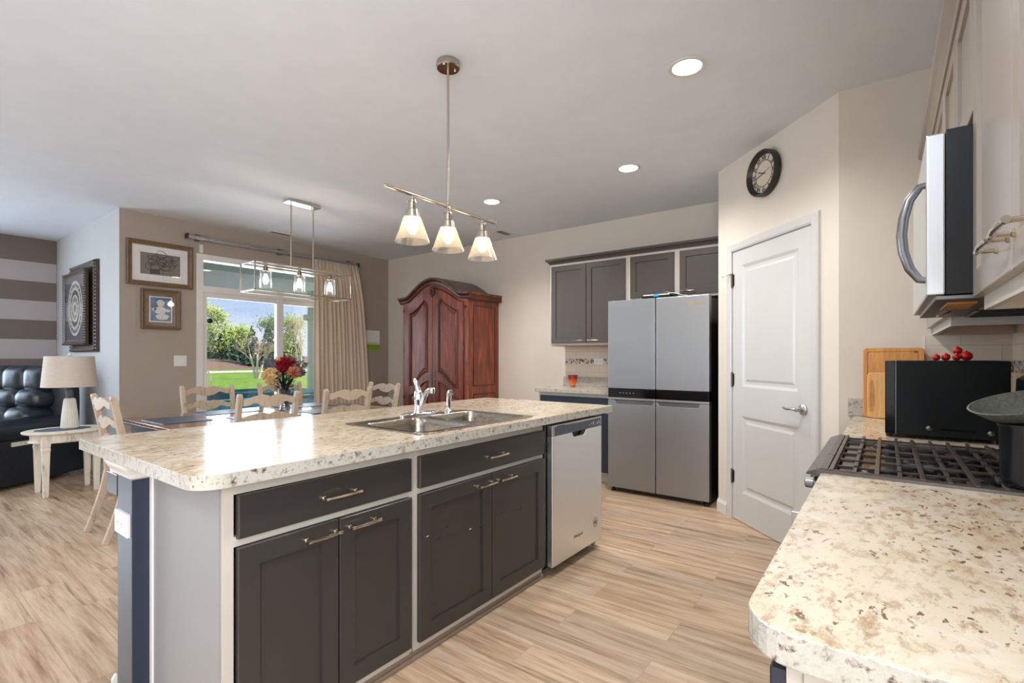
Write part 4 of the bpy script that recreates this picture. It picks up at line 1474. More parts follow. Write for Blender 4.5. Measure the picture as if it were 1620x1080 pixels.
link('latch', MB().tube([(2.05, -.16, 1.384), (2.05, -.13, 1.372), (2.09, -.13, 1.372), (2.09, -.16, 1.384)], .004, 6), M['chrome'], un)

# ------------------------------------------------------------------ clock on the pantry wall
cs, cz = .605, 2.51
t = thing('wall_clock', 'round dark bronze wall clock on the slanting wall above the pantry door', 'clock', tuple(D(cs, 0, cz)), ANG)
def CL(r, a, y): return D(cs + r * math.sin(a), y, cz + r * math.cos(a))
def disc(prof, seg=48, cap=False):
    return MB().ring_loft([[CL(r, 2 * PI * k / seg, y) for k in range(seg)] for r, y in prof], cap)
link('case', disc([(.150, -.001), (.157, -.004), (.158, -.046), (.154, -.052), (.146, -.052), (.138, -.040), (.128, -.022)]), M['clockrim'], t, smooth=True)
fc = MB().ring_loft([[CL(.1285, 2 * PI * k / 48, y) for k in range(48)] for y in (-.018, -.022)])
fc = link('face', fc, M['clockface'], t)
link('chapter_ring', disc([(.086, -.0222), (.086, -.0235), (.091, -.0235), (.091, -.0222)]), M['clockrim'], fc)
nums = ['XII', 'I', 'II', 'III', 'IV', 'V', 'VI', 'VII', 'VIII', 'IX', 'X', 'XI']
for i, s in enumerate(nums):
    cu = bpy.data.curves.new('n', 'FONT')
    cu.body = s; cu.size = .040; cu.extrude = .0006; cu.align_x = 'CENTER'; cu.align_y = 'CENTER'; cu.offset = .0012
    ob = bpy.data.objects.new('n', cu)
    me = bpy.data.meshes.new_from_object(ob)
    bpy.data.objects.remove(ob)
    a = 2 * PI * i / 12
    loc = Matrix(((1, 0, 0, cs + .108 * math.sin(a)), (0, 0, -1, -.0230), (0, 1, 0, cz + .108 * math.cos(a)), (0, 0, 0, 1)))
    me.transform(WM[t.name].inverted() @ DIAG @ loc @ Matrix.Rotation(-a, 4, 'Z'))
    me.materials.append(M['clockrim'])
    o = bpy.data.objects.new('numeral', me)
    COL.objects.link(o)
    o.parent = fc
def hand(a, L, tail, w, y):
    p = MB()
    pts = [(-w * .5, -tail), (w * .5, -tail), (w, 0), (w * 1.2, L * .7), (0, L), (-w * 1.2, L * .7), (-w, 0)]
    return p.prism(pts, lambda u, v, h: CL(math.hypot(u, v), a + math.atan2(u, v), y - h), 0, .001)
link('hour_hand', hand(math.radians(292), .070, .028, .0028, -.026), M['clockrim'], t)
link('minute_hand', hand(math.radians(257), .098, .02, .0022, -.028), M['clockrim'], t)
link('second_hand', hand(math.radians(77), .088, .02, .0008, -.030), M['clockrim'], t)

# ------------------------------------------------------------------ ceiling lamps
GD = 'recessed downlights'
for (x, y, lab) in ((2.615, .825, 'recessed ceiling downlight in front of the pantry, nearest of the row'),
                    (3.735, 1.639, 'recessed ceiling downlight in front of the refrigerator, middle of the row'),
                    (3.751, 3.048, 'recessed ceiling downlight farthest back, seen beside the island pendant')):
    t = thing('recessed_downlight', lab, 'ceiling light', (x, y, CZ), 0, GD)
    link('trim_ring', MB().lathe([(.078, CZ - .0005), (.094, CZ - .0005), (.094, CZ - .004), (.080, CZ - .006), (.070, CZ - .002)], (x, y, 0), 36, cap=False), M['white'], t, smooth=True)
    link('lens', MB().lathe([(.074, CZ - .0015), (.074, CZ - .003), (.05, CZ - .0045), (.001, CZ - .005)], (x, y, 0), 36), M['downlight'], t)
    light('downlight_or_fill_beam', 'SPOT', (x, y, CZ - .02), 110 if y > 3 else 82, (1.0, .985, .955), (0, 0, 0), radius=.07, spot=math.radians(150), blend=.7)
# added fill spots without fixtures, unseen behind the camera and over the room
for (x, y) in ((.6, .8), (-1.2, 1.0), (-1.0, 3.6), (-.9, 5.6)):
    light('downlight_or_fill_beam', 'SPOT', (x, y, CZ - .02), 75, (.96, .975, 1.0), (0, 0, 0), radius=.07, spot=math.radians(150), blend=.7)

# pendant over the island
PX, PYY, PZ = 1.845, 1.785, 2.005
t = thing('island_pendant', 'brushed nickel pendant with three seeded-glass cone shades over the island', 'pendant light', (PX, PYY, CZ))
link('canopy', MB().lathe([(.058, CZ - .0005), (.060, CZ - .006), (.060, CZ - .030), (.056, CZ - .034), (.002, CZ - .035)], (PX, PYY, 0), 36), M['nickel'], t, smooth=True)
for s in (-1, 1):
    link('canopy_screw', MB().sphere((PX + s * .040 - .01, PYY - .020, CZ - .038), .0055, 10, 6), M['chrome'], t, smooth=True)
link('rod', MB().tube([(PX, PYY, CZ - .035), (PX, PYY, PZ)], .0065, 12), M['nickel'], t, smooth=True)
bar = MB().tube([(1.447, PYY, PZ), (2.225, PYY, PZ)], .0085, 14)
for x in (1.447, 2.225):
    bar.sphere((x, PYY, PZ), .0085, 10, 6)
bar.lathe([(.010, .0), (.014, -.006), (.014, -.016), (.008, -.022)], (PX, PYY, PZ + .008), 14)
link('crossbar', bar, M['nickel'], t, smooth=True)
for x in (1.605, PX, 2.115):
    sk = MB().lathe([(.006, -.006), (.006, -.020), (.011, -.022), (.020, -.028), (.021, -.036), (.0185, -.038), (.0185, -.060), (.0215, -.062), (.0215, -.068), (.030, -.074), (.036, -.112), (.034, -.112), (.028, -.078), (.002, -.074)], (x, PYY, PZ), 28)
    so = link('socket_cup', sk, M['nickel'], t, smooth=True)
    sh = MB().lathe([(.037, -.100), (.046, -.125), (.064, -.175), (.082, -.222), (.080, -.222), (.062, -.175), (.044, -.125), (.035, -.102)], (x, PYY, PZ), 36, cap=False)
    link('glass_shade', sh, M['seeded'], so, smooth=True)
    bl = MB().lathe([(.002, -.185), (.012, -.182), (.022, -.170), (.027, -.153), (.024, -.135), (.016, -.115), (.013, -.080)], (x, PYY, PZ), 18)
    link('bulb', bl, M['bulb'], so, smooth=True)
    light('pendant_glow', 'POINT', (x, PYY, PZ - .155), 7.5, (1.0, .80, .56), radius=.03)

# chandelier over the dining table
QX, QY = 2.68, 4.55
QT, QB = 2.085, 1.835
t = thing('linear_chandelier', 'open box-frame nickel chandelier with three glass jar lamps over the dining table', 'chandelier', (QX, QY, CZ))
link('canopy', MB().box(QX - .165, QY - .055, CZ - .028, QX + .165, QY + .055, CZ - .0005), M['chrome'], t, bevel=.002)
for x in (QX - .115, QX + .115):
    link('rod', MB().tube([(x, QY, CZ - .028), (x, QY, QT)], .0075, 10), M['nickel'], t, smooth=True)
x0, x1, y0, y1 = 2.16, 3.14, QY - .13, QY + .13
fr = MB()
w_ = .011
for y in (y0, y1):
    for z in (QT, QB):
        fr.box(x0, y - w_ / 2, z - w_ / 2, x1, y + w_ / 2, z + w_ / 2)
for x in (x0, x1):
    for z in (QT, QB):
        fr.box(x - w_ / 2, y0 - w_ / 2, z - w_ / 2, x + w_ / 2, y1 + w_ / 2, z + w_ / 2)
    for y in (y0, y1):
        fr.box(x - w_ / 2, y - w_ / 2, QB, x + w_ / 2, y + w_ / 2, QT)
fr.box(x0, QY - .016, QT - .008, x1, QY + .016, QT + .004)
link('box_frame', fr, M['nickel'], t)
for x in (2.32, 2.65, 2.98):
    so = link('socket', MB().lathe([(.008, QT - .008), (.020, QT - .012), (.020, QT - .045), (.030, QT - .048), (.030, QT - .056), (.014, QT - .060), (.014, QT - .085)], (x, QY, 0), 18), M['nickel_dark'], t, smooth=True)
    link('glass_jar', MB().lathe([(.032, QT - .050), (.050, QT - .060), (.052, QT - .075), (.052, QT - .205), (.050, QT - .205), (.050, QT - .075)], (x, QY, 0), 28, cap=False), M['jar'], so, smooth=True)
    link('bulb', MB().lathe([(.002, -.165), (.012, -.162), (.021, -.150), (.024, -.132), (.019, -.110), (.012, -.090), (.011, -.070)], (x, QY, QT), 16), M['bulb'], so, smooth=True)
    light('chandelier_glow', 'POINT', (x, QY, QT - .13), 13, (1.0, .82, .60), radius=.03)

# ceiling vents
for (x, y, lab, sx, sy) in ((3.19, 5.88, 'small grey ceiling vent in front of the patio door', .30, .10), (4.77, 3.69, 'small ceiling vent near the back wall, right of the pendant lamps', .26, .12)):
    t = thing('ceiling_vent', lab, 'vent', (x, y, CZ))
    b = MB().prism([(x - sx / 2, y - sy / 2), (x + sx / 2, y - sy / 2), (x + sx / 2, y + sy / 2), (x - sx / 2, y + sy / 2)], lambda u, v, h: (u, v, h), CZ - .006, CZ - .0005,
                   holes=[[(x - sx / 2 + .02, y - sy / 2 + .02), (x + sx / 2 - .02, y - sy / 2 + .02), (x + sx / 2 - .02, y + sy / 2 - .02), (x - sx / 2 + .02, y + sy / 2 - .02)]])
    link('frame', b, M['white'], t)
    link('louvre', MB().box(x - sx / 2 + .02, y - sy / 2 + .02, CZ - .004, x + sx / 2 - .02, y + sy / 2 - .02, CZ - .0006), M['nickel_dark'], t)

# ------------------------------------------------------------------ armoire
AX, AY0, AY1, AB = 4.45, 3.985, 5.125, 5.045
t = thing('armoire', 'tall red mahogany armoire with an arched carved cornice and two panelled doors', 'armoire', (4.75, 4.55, 0))
yc = (AY0 + AY1) / 2
HW = (AY1 - AY0) / 2
def arch(s):
    """height of the crown line above its ends; s in -1..1"""
    a = abs(s)
    if a > .80: return 0.012 * (1 - a) / .2
    v = math.cos(a / .80 * PI / 2)
    return .012 + .205 * (v ** 1.15)
# body: back box and arched front board
def TA(u, w, z): return (AX - w, u, z)
b = MB().box(AX + .02, AY0, .10, AB, AY1, 1.965)
link('body', b, M['mahogany'], t, bevel=.003)
N = 28
ys = [AY0 + (AY1 - AY0) * i / N for i in range(N + 1)]
ztop = [1.935 + arch((y - yc) / HW) for y in ys]
# doors' upper edge follows the arch; frieze board above
zdoor = [1.905 + arch((y - yc) / HW) * .90 for y in ys]
poly = [(y, z) for y, z in zip(ys, zdoor)] + [(y, z) for y, z in zip(reversed(ys), reversed(ztop))]
b = MB()
rings = []
for y, z0, z1 in zip(ys, zdoor, ztop):
    rings.append([(AX + .02, y, z0), (AX - .002, y, z0), (AX - .002, y, z1), (AX + .02, y, z1)])
b.ring_loft(rings)
link('frieze', b, M['mahogany'], t)
b = MB()
rings = []
pr = [(.0, 0), (.004, 0), (.010, .012), (.018, .016), (.022, .034), (.050, .056), (.056, .060), (.058, .082), (.0, .088)]
ys2 = [AY0 - .05 + (AY1 - AY0 + .10) * i / (N + 4) for i in range(N + 5)]
for y in ys2:
    s = (y - yc) / HW
    z = 1.935 + (arch(s) if abs(s) <= 1 else 0)
    rings.append([(AX - o, y, z + h) for o, h in pr] + [(AB, y, z + .088), (AB, y, z)])
b.ring_loft(rings)
link('cornice', b, M['mahogany_dark'], t)
for (yy, sg) in ((AY0, -1), (AY1, 1)):
    b = MB().ring_loft([[(x, yy + sg * o, 1.935 + h) for o, h in pr] for x in (AX, AB)])
    link('side_cornice', b, M['mahogany'], t)
# corner posts with rounded front edge
for (y0_, y1_, sg) in ((AY0 - .004, AY0 + .050, -1), (AY1 - .050, AY1 + .004, 1)):
    b = MB().prism([(AX + .02, y0_), (AX + .02, y1_), (AX - .006, y1_ - (.018 if sg > 0 else 0)), (AX - .006, y0_ + (.018 if sg < 0 else 0)), (AX + .004, y0_)] if sg < 0 else [(AX + .02, y0_), (AX + .02, y1_), (AX + .004, y1_), (AX - .006, y1_ - .018), (AX - .006, y0_)], lambda u, v, h: (u, v, h), .10, 1.935)
    po = link('corner_post', b, M['mahogany'], t)
    yy = (y0_ + y1_) / 2
    for z in (1.845, .72):
        link('rosette', MB().lathe([(.020, -.006), (.020, -.010), (.012, -.015), (.006, -.012), (.002, -.014)], (AX, yy, z), 12, 'X'), M['mahogany_dark'], po)


def adoor(y0, y1, meet):
    """panelled door whose upper edge follows the arch; meet = y of the meeting stile side"""
    n = 14
    yy = [y0 + (y1 - y0) * i / n for i in range(n + 1)]
    top = [1.898 + arch((y - yc) / HW) * .90 for y in yy]
    out = [(y, .16) for y in (y0, y1)] + [(y, z) for y, z in reversed(list(zip(yy, top)))]
    b = MB()
    # upper panel outline: flat foot rising toward the centre, arched head
    p0, p1 = y0 + .085, y1 - .085
    inner = abs
    def pan(ins):
        a, c = p0 + ins, p1 - ins
        k = 12
        us = [a + (c - a) * i / k for i in range(k + 1)]
        lo, hi = [], []
        for u in us:
            s = (u - a) / (c - a)
            if meet < (y0 + y1) / 2: s = 1 - s      # s = 1 at the meeting stile
            # S-curve
            ss = s * s * (3 - 2 * s)
            lo.append((u, .865 + .190 * ss + ins))
            peak = 1.810 + .165 * (max(0, min(1, s / .86)) ** 1.6) - (0.09 * max(0, (s - .86) / .14))
            hi.append((u, peak - ins))
        return lo + list(reversed(hi))
    def pan2(ins):
        a, c = p0 + ins, p1 - ins
        k = 12
        us = [a + (c - a) * i / k for i in range(k + 1)]
        hi = []
        for u in us:
            s = (u - a) / (c - a)
            if meet < (y0 + y1) / 2: s = 1 - s
            ss = s * s * (3 - 2 * s)
            hi.append((u, .755 + .190 * ss - ins))
        return [(a, .26 + ins), (c, .26 + ins)] + list(reversed(hi))
    b.prism(out, lambda u, v, h: (AX - .022 + h, u, v), 0, .022, holes=[pan(0), pan2(0)])
    d = link('door', b, M['mahogany'], t)
    for f in (pan, pan2):
        pm = MB()
        pm.ring_loft([[(AX - o, u, v) for u, v in f(i)] for i, o in ((-.004, .020), (-.004, .030), (.006, .031), (.016, .024), (.020, .014), (.028, .012))], cap=False)
        link('panel_moulding', pm, M['mahogany_dark'], d)
        pm = MB()
        pm.ring_loft([[(AX - o, u, v) for u, v in f(i)] for i, o in ((.0, .006), (.030, .010), (.055, .016))])
        link('panel', pm, M['mahogany'], d)
    es = MB()
    my = y1 - .03 if meet > (y0 + y1) / 2 else y0 + .03
    for i in range(9):
        z = .80 + i * .033
        es.sphere((AX - .026, my, z), .012 + .004 * (i % 2), 8, 6, (.5, .8, 1.2))
    es.box(AX - .027, my - .006, .79, AX - .022, my + .006, 1.08)
    link('escutcheon', es, M['steel_dark'], d, smooth=True)
    for z in (.5, 1.35, 1.70):
        hy = y0 - .002 if meet > (y0 + y1) / 2 else y1 + .002
        link('hinge_pin', MB().tube([(AX - .020, hy, z - .03), (AX - .020, hy, z + .03)], .006, 8), M['nickel_dark'], d, smooth=True)
    return d


adoor(AY0 + .055, yc - .004, yc)
adoor(yc + .004, AY1 - .055, yc)
b = MB()
for k in range(9):
    a = 2 * PI * k / 9
    b.sphere((AX - .030, yc + .030 * math.cos(a), 2.060 + .042 * math.sin(a)), .017, 8, 6, (.8, 1, 1.2))
b.sphere((AX - .036, yc, 2.060), .018, 10, 8)
b.lathe([(.055, -.022), (.055, -.026), (.030, -.028)], (AX, yc, 2.06), 20, 'X')
link('carved_rosette', b, M['mahogany_dark'], t, smooth=True)
# side panels
def TS(u, w, z): return (u, AY0 - w, z)
for (z0, z1) in ((.89, 1.875), (.22, .80)):
    x0, x1 = AX + .10, AB - .075
    def r_(i, w): return [TS(x0 + i, w, z0 + i), TS(x1 - i, w, z0 + i), TS(x1 - i, w, z1 - i), TS(x0 + i, w, z1 - i)]
    b = MB().ring_loft([r_(0, .0), r_(0, .007), r_(.008, .008), r_(.016, .002)], cap=False)
    link('side_moulding', b, M['mahogany_dark'], t)
b = MB().box(AX - .02, AY0 - .015, .05, AB, AY1 + .015, .13)
link('plinth', b, M['mahogany_dark'], t, bevel=.008)
for (x, y) in ((AX + .03, AY0 + .03), (AX + .03, AY1 - .03), (AB - .05, AY0 + .03), (AB - .05, AY1 - .03)):
    link('foot', MB().lathe([(.03, 0), (.045, .02), (.035, .05)], (x, y, 0), 16), M['mahogany_dark'], t, smooth=True)

# ------------------------------------------------------------------ dining table
TX0, TX1, TY0, TY1, TZ = 1.31, 3.17, 3.84, 4.85, .76
t = thing('dining_table', 'long wood-topped dining table with a dark painted edge in front of the patio door', 'table', (2.24, 4.35, 0))
link('tabletop', MB().box(TX0, TY0, TZ - .022, TX1, TY1, TZ), M['tablewood'], t, bevel=.004)
link('edge_band', MB().box(TX0 + .004, TY0 + .004, TZ - .040, TX1 - .004, TY1 - .004, TZ - .0225), M['tableedge'], t, bevel=.003)
link('apron', MB().box(TX0 + .06, TY0 + .06, TZ - .115, TX1 - .06, TY1 - .06, TZ - .041), M['tableedge'], t)
for (x, y) in ((TX0 + .055, TY0 + .055), (TX1 - .055, TY0 + .055), (TX0 + .055, TY1 - .055), (TX1 - .055, TY1 - .055)):
    link('leg', MB().lathe([(.022, 0), (.028, .05), (.036, .30), (.040, .50), (.028, .53), (.042, .56), (.042, .645)], (x, y, 0), 16), M['chairwood'], t, smooth=True)
GM = 'slate blue placemats on the dining table'
mats = [((1.37, 4.12, 1.70, 4.58), 'slate blue placemat at the left end of the dining table'),
        ((1.80, 4.48, 2.26, 4.82), 'slate blue placemat at the far side, in front of the chair nearest the light switch'),
        ((2.50, 4.48, 2.96, 4.82), 'slate blue placemat at the far side, right of the flowers'),
        ((1.82, 3.88, 2.28, 4.20), 'slate blue placemat at the near side, left one, behind the island'),
        ((2.40, 3.88, 2.86, 4.20), 'slate blue placemat at the near side, right one, behind the island'),
        ((2.80, 4.24, 3.13, 4.46), 'slate blue placemat at the right end of the dining table')]
for (r, lab) in mats:
    if r[0] == 2.80: r = (2.90, 4.22, 3.14, 4.46)
    o = link('placemat', MB().prism(rrect(r[0], r[1], r[2], r[3], .015, 3), lambda u, v, h: (u, v, h), TZ + .0005, TZ + .004), M['slate'])
    tag(o, lab, 'placemat', GM)

# ------------------------------------------------------------------ ladder-back chairs
def wave_top(x):
    a = abs(x)
    return .030 * math.exp(-((a - .055) / .060) ** 2) + .010 * math.exp(-((a - .125) / .03) ** 2)


def wave_bot(x):
    a = abs(x)
    return .020 * math.exp(-((a - .115) / .032) ** 2) - .016 * math.exp(-(x / .065) ** 2)


def make_chair():
    t = thing('dining_chair', 'x', 'chair', (0, 0, 0), 0, 'whitewashed ladder-back dining chairs around the table')
    W = .205
    # seat (front toward +y)
    b = MB()
    out = [(-.19, -.20), (.19, -.20), (.235, .19), (.21, .225), (.08, .235), (-.08, .235), (-.21, .225), (-.235, .19)]
    def ring(s, z): return [(x * s, y * s, z) for x, y in out]
    b.ring_loft([ring(.97, .430), ring(1, .438), ring(1, .452), ring(.97, .460), ring(.55, .452)])
    link('seat', b, M['chairwood'], t, local=True)
    b = MB().box(-.185, -.19, .375, .185, -.165, .429)
    b.box(-.20, .18, .375, .20, .205, .429)
    b.box(-.195, -.17, .375, -.17, .19, .429)
    b.box(.17, -.17, .375, .195, .19, .429)
    link('seat_rail', b, M['chairwood'], t, local=True)
    for s in (-1, 1):
        b = MB().sweep([(s * W, -.330, 0), (s * W, -.285, .12), (s * W, -.235, .28), (s * W, -.205, .43), (s * W, -.218, .60), (s * (W + .006), -.255, .80), (s * (W + .010), -.288, .965), (s * (W + .010), -.291, .980)],
                       [(.030, .034), (.032, .040), (.034, .046), (.036, .050), (.036, .046), (.036, .040), (.034, .036), (.026, .026)])
        link('leg', b, M['chairwood'], t, bevel=.004, local=True, label='rear leg running up into the back post')
        b = MB().sweep([(s * .205, .225, 0), (s * .205, .212, .10), (s * .200, .200, .25), (s * .198, .195, .43)], [(.028, .030), (.032, .034), (.040, .042), (.044, .046)])
        link('leg', b, M['chairwood'], t, bevel=.004, local=True)
    for zc, h in ((.915, .046), (.785, .042), (.655, .040)):
        b = MB()
        rings = []
        K = 40
        for i in range(K + 1):
            x = -W + .012 + (2 * W - .024) * i / K
            yb = -.215 - max(0, (zc - .60)) * .24 - .022 * math.cos(x / W * PI / 2)
            tp = zc + h / 2 + wave_top(x)
            bt = zc - h / 2 + wave_bot(x)
            rings.append([(x, yb - .008, bt), (x, yb + .008, bt), (x, yb + .008, tp), (x, yb - .008, tp)])
        b.ring_loft(rings)
        link('back_rail', b, M['chairwood'], t, local=True)
    b = MB().box(-.195, -.22, .20, -.175, .20, .225)
    b.box(.175, -.22, .20, .195, .20, .225)
    link('stretcher', b, M['chairwood'], t, local=True)
    return t


ch = make_chair()
GC = 'whitewashed ladder-back dining chairs around the table'
# loc, rotation (local +y = facing)
chairs = [((2.06, 4.83, 0), PI, 'whitewashed ladder-back chair at the far side, nearest the light switch'),
          ((2.745, 4.80, 0), PI, 'whitewashed ladder-back chair at the far side, behind the flowers'),
          ((1.895, 3.945, 0), 0.0, 'whitewashed ladder-back chair at the near side, in front of the flowers'),
          ((2.585, 3.955, 0), 0.0, 'whitewashed ladder-back chair at the near side, in front of the curtain'),
          ((3.08, 4.17, 0), PI / 2, 'whitewashed ladder-back chair at the right end, in front of the armoire'),
          ((1.37, 4.345, 0), -PI / 2, 'whitewashed ladder-back chair at the left end of the table, beside the lamp table')]
for i, (loc, rz, lab) in enumerate(chairs):
    o = ch if i == 0 else copy_tree(ch)
    place(o, loc, rz, lab, GC)

# ------------------------------------------------------------------ flowers in a vase
VX, VY = 2.43, 4.42
t = thing('flower_vase', 'smoky glass vase standing in the middle of the dining table', 'vase', (VX, VY, TZ))
link('glass_body', MB().lathe([(.045, .7605), (.050, .764), (.040, .80), (.045, .88), (.055, .95), (.052, .95), (.042, .88), (.036, .80), (.01, .775)], (VX, VY, 0), 26), M['vaseglass'], t, smooth=True)
t = thing('flower_bouquet', 'artificial bouquet of golden, burgundy and rust flowers in the glass vase', 'flowers', (VX, VY, .80))
b = MB()
rnd = random.Random(11)
for i in range(16):
    a = rnd.uniform(0, 2 * PI)
    r = rnd.uniform(.03, .12)
    b.tube([(VX + rnd.uniform(-.02, .02), VY + rnd.uniform(-.02, .02), .79), (VX + rnd.uniform(-.02, .02), VY + rnd.uniform(-.02, .02), .93), (VX + r * math.cos(a), VY + r * math.sin(a), 1.10)], .004, 5)
for i in range(260):
    a = rnd.uniform(0, 2 * PI); r = rnd.uniform(.01, .10); z = rnd.uniform(.94, 1.10)
    c = Vector((VX + r * math.cos(a), VY + r * math.sin(a), z))
    d_ = Vector((math.cos(a), math.sin(a), rnd.uniform(-.3, .8))).normalized()
    s_ = d_.cross(Vector((0, 0, 1))).normalized()
    L = rnd.uniform(.03, .06)
    b.quad(c, c + d_ * L * .5 + s_ * .012, c + d_ * L, c + d_ * L * .5 - s_ * .012)
link('stems_and_leaves', b, M['stem'], t)


def petals(c, R, n, L, wd, seed, flat=1.0, cup=.5):
    rn = random.Random(seed)
    b = MB()
    c = Vector(c)
    for i in range(n):
        ph = math.acos(1 - 2 * (i + .5) / n)
        th = PI * (1 + 5 ** .5) * i
        d_ = Vector((math.cos(th) * math.sin(ph), math.sin(th) * math.sin(ph), math.cos(ph) * flat))
        d_ = (d_ + Vector((rn.uniform(-.2, .2), rn.uniform(-.2, .2), rn.uniform(-.2, .2)))).normalized()
        s_ = d_.cross(Vector((rn.uniform(-1, 1), rn.uniform(-1, 1), rn.uniform(-1, 1)))).normalized()
        n_ = d_.cross(s_)
        p = c + d_ * R
        a0 = p - d_ * L * .6
        l_ = p + s_ * wd + n_ * L * cup * .2
        r_ = p - s_ * wd + n_ * L * cup * .2
        e = p + d_ * L * .5 + n_ * L * cup * .5
        b.quad(a0, l_, e, r_)
    return b


R2 = Vector((math.sin(YAW), -math.cos(YAW), 0))      # sideways across the view, only used to spread the blooms
F2 = Vector((math.cos(YAW), math.sin(YAW), 0))
def BL(r, f_, z): return Vector((VX, VY, 0)) + R2 * r * 1.12 + F2 * f_ + Vector((0, 0, 1.10 + (z - 1.10) * 1.15 - .005))
b = petals(BL(-.085, -.05, 1.075), .070, 260, .028, .015, 1, cup=1.0)
b.sphere(BL(-.085, -.05, 1.075), .062, 12, 8)
link('golden_bloom', b, M['petal_y'], t, label='golden hydrangea bloom')
b = petals(BL(.01, -.02, 1.165), .058, 150, .055, .013, 2, cup=.6)
b.sphere(BL(.01, -.02, 1.165), .045, 10, 8)
for q in (-.06, .05):
    bb = petals(BL(.02 + q, .02, 1.17), .035, 50, .045, .013, 5, cup=.6)
    me_t = bpy.data.meshes.new('t'); bb.bm.to_mesh(me_t); b.bm.from_mesh(me_t); bpy.data.meshes.remove(me_t)
b.tri(BL(-.06, 0, 1.17), BL(-.075, 0, 1.235), BL(-.045, 0, 1.19))
b.tri(BL(-.05, 0, 1.18), BL(-.02, 0, 1.225), BL(-.03, 0, 1.18))
link('burgundy_bloom', b, M['petal_r'], t, label='burgundy dahlia bloom')
# rose: nested cupped petals
b = MB()
rc_ = BL(.095, -.04, 1.105)
for ringi, (rr, hh) in enumerate(((.058, .012), (.047, .022), (.036, .030), (.024, .036), (.012, .040))):
    for kk in range(7 - ringi):
        a = 2 * PI * kk / (7 - ringi) + ringi * .5
        ax = (-F2 * .85 + Vector((0, 0, .35)) + R2 * .2).normalized()
        u_ = ax.cross(Vector((0, 0, 1))).normalized(); v_ = ax.cross(u_)
        def P(ang, r, h): return rc_ + (u_ * math.cos(ang) + v_ * math.sin(ang)) * r + ax * h
        w = 2.2 * PI / (7 - ringi) * .55
        b.quad(P(a - w, rr * .5, hh - .035), P(a + w, rr * .5, hh - .035), P(a + w * .9, rr, hh), P(a - w * .9, rr, hh))
        b.tri(P(a - w * .9, rr, hh), P(a + w * .9, rr, hh), P(a, rr * 1.15, hh + .006))
ro = link('rust_rose', b, M['petal_o'], t, label='rust orange rose bloom with a dark heart')
link('rose_heart', petals(rc_ + (-F2) * .012, .020, 40, .02, .009, 8), M['mahogany_dark'], ro)
link('plum_petals', petals(BL(.13, .0, 1.10), .030, 40, .035, .014, 9), M['petal_p'], t)
b = MB()
rnd = random.Random(5)
for i in range(320):
    side = rnd.choice((-1, -1, 1))
    c = BL(side * rnd.uniform(.05, .15), rnd.uniform(-.05, .08), rnd.uniform(1.08, 1.20))
    d_ = (R2 * side * rnd.uniform(.2, 1) + Vector((0, 0, rnd.uniform(-.3, 1))) + F2 * rnd.uniform(-.5, .5)).normalized()
    s_ = d_.cross(F2).normalized()
    L = rnd.uniform(.025, .05)
    b.quad(c, c + d_ * L * .5 + s_ * .008, c + d_ * L, c + d_ * L * .5 - s_ * .008)
link('dusty_foliage', b, M['foliage'], t)
link('small_yellow_bloom', petals(BL(-.04, -.03, 1.21), .014, 24, .02, .009, 10), M['petal_y'], t)

# ------------------------------------------------------------------ curtain and rod
t = thing('curtain_rod', 'silver curtain track above the patio door', 'curtain rod', (3.3, 6.08, 2.55))
link('rail', MB().box(2.235, 6.055, 2.535, 4.42, 6.095, 2.572), M['steel_h'], t, bevel=.004)
link('front_channel', MB().tube([(2.24, 6.045, 2.548), (4.42, 6.045, 2.548)], .011, 10), M['mirror'], t, smooth=True)
for x in (2.232, 4.422):
    link('end_cap', MB().box(x - .008, 6.028, 2.528, x + .008, 6.10, 2.582), M['black'], t, bevel=.002)
for x in (2.36, 3.3, 4.30):
    link('bracket', MB().box(x - .018, 6.096, 2.530, x + .018, PY - .001, 2.60), M['steel_dark'], t)
tag(link('blind_bracket', MB().box(2.385, PY - .03, 2.405, 2.42, PY - .001, 2.50), M['white']), 'small white bracket on the wall above the left corner of the patio door', 'bracket')
b = MB()
NX, NZ = 230, 14
verts = []
for j in range(NZ + 1):
    s = j / NZ
    z = 2.525 - s * 2.50
    row = []
    for i in range(NX + 1):
        u = i / NX
        spread = .5 * (1 - math.exp(-s * 2.2))
        xl = 3.70 - .0 * s
        xr = 4.36 + .20 * (1 - math.exp(-s * 2.5)) + .03 * s
        x = xl + (xr - xl) * u
        amp = .010 + .020 * min(1, s * 6)
        ph = u * 2 * PI * 13 + .8 * math.sin(u * 9 + s * 1.2)
        y = 5.985 + amp * math.sin(ph) + .010 * math.sin(u * 31 + s * 4)
        if s < .05:
            y = 5.995 + .014 * math.sin(u * 2 * PI * 26)
        row.append(b.bm.verts.new((x, y, z)))
    verts.append(row)
for j in range(NZ):
    for i in range(NX):
        b.bm.faces.new((verts[j][i], verts[j][i + 1], verts[j + 1][i + 1], verts[j + 1][i]))
cu = link('curtain', b, M['curtain'], smooth='all')
so = cu.modifiers.new('thickness', 'SOLIDIFY'); so.thickness = .004
tag(cu, 'tan pleated floor-length curtain drawn to the right of the patio door', 'curtain')

o = thing('round_sensor', 'small round black disc stuck on the left edge of the patio door glass', 'sensor', (2.508, PY + .026, 1.665))
link('disc', MB().lathe([(.030, 6.186), (.030, 6.176), (.024, 6.172), (.002, 6.171)], (2.508, 0, 1.655), 24, 'Y'), M['black'], o, smooth=True)

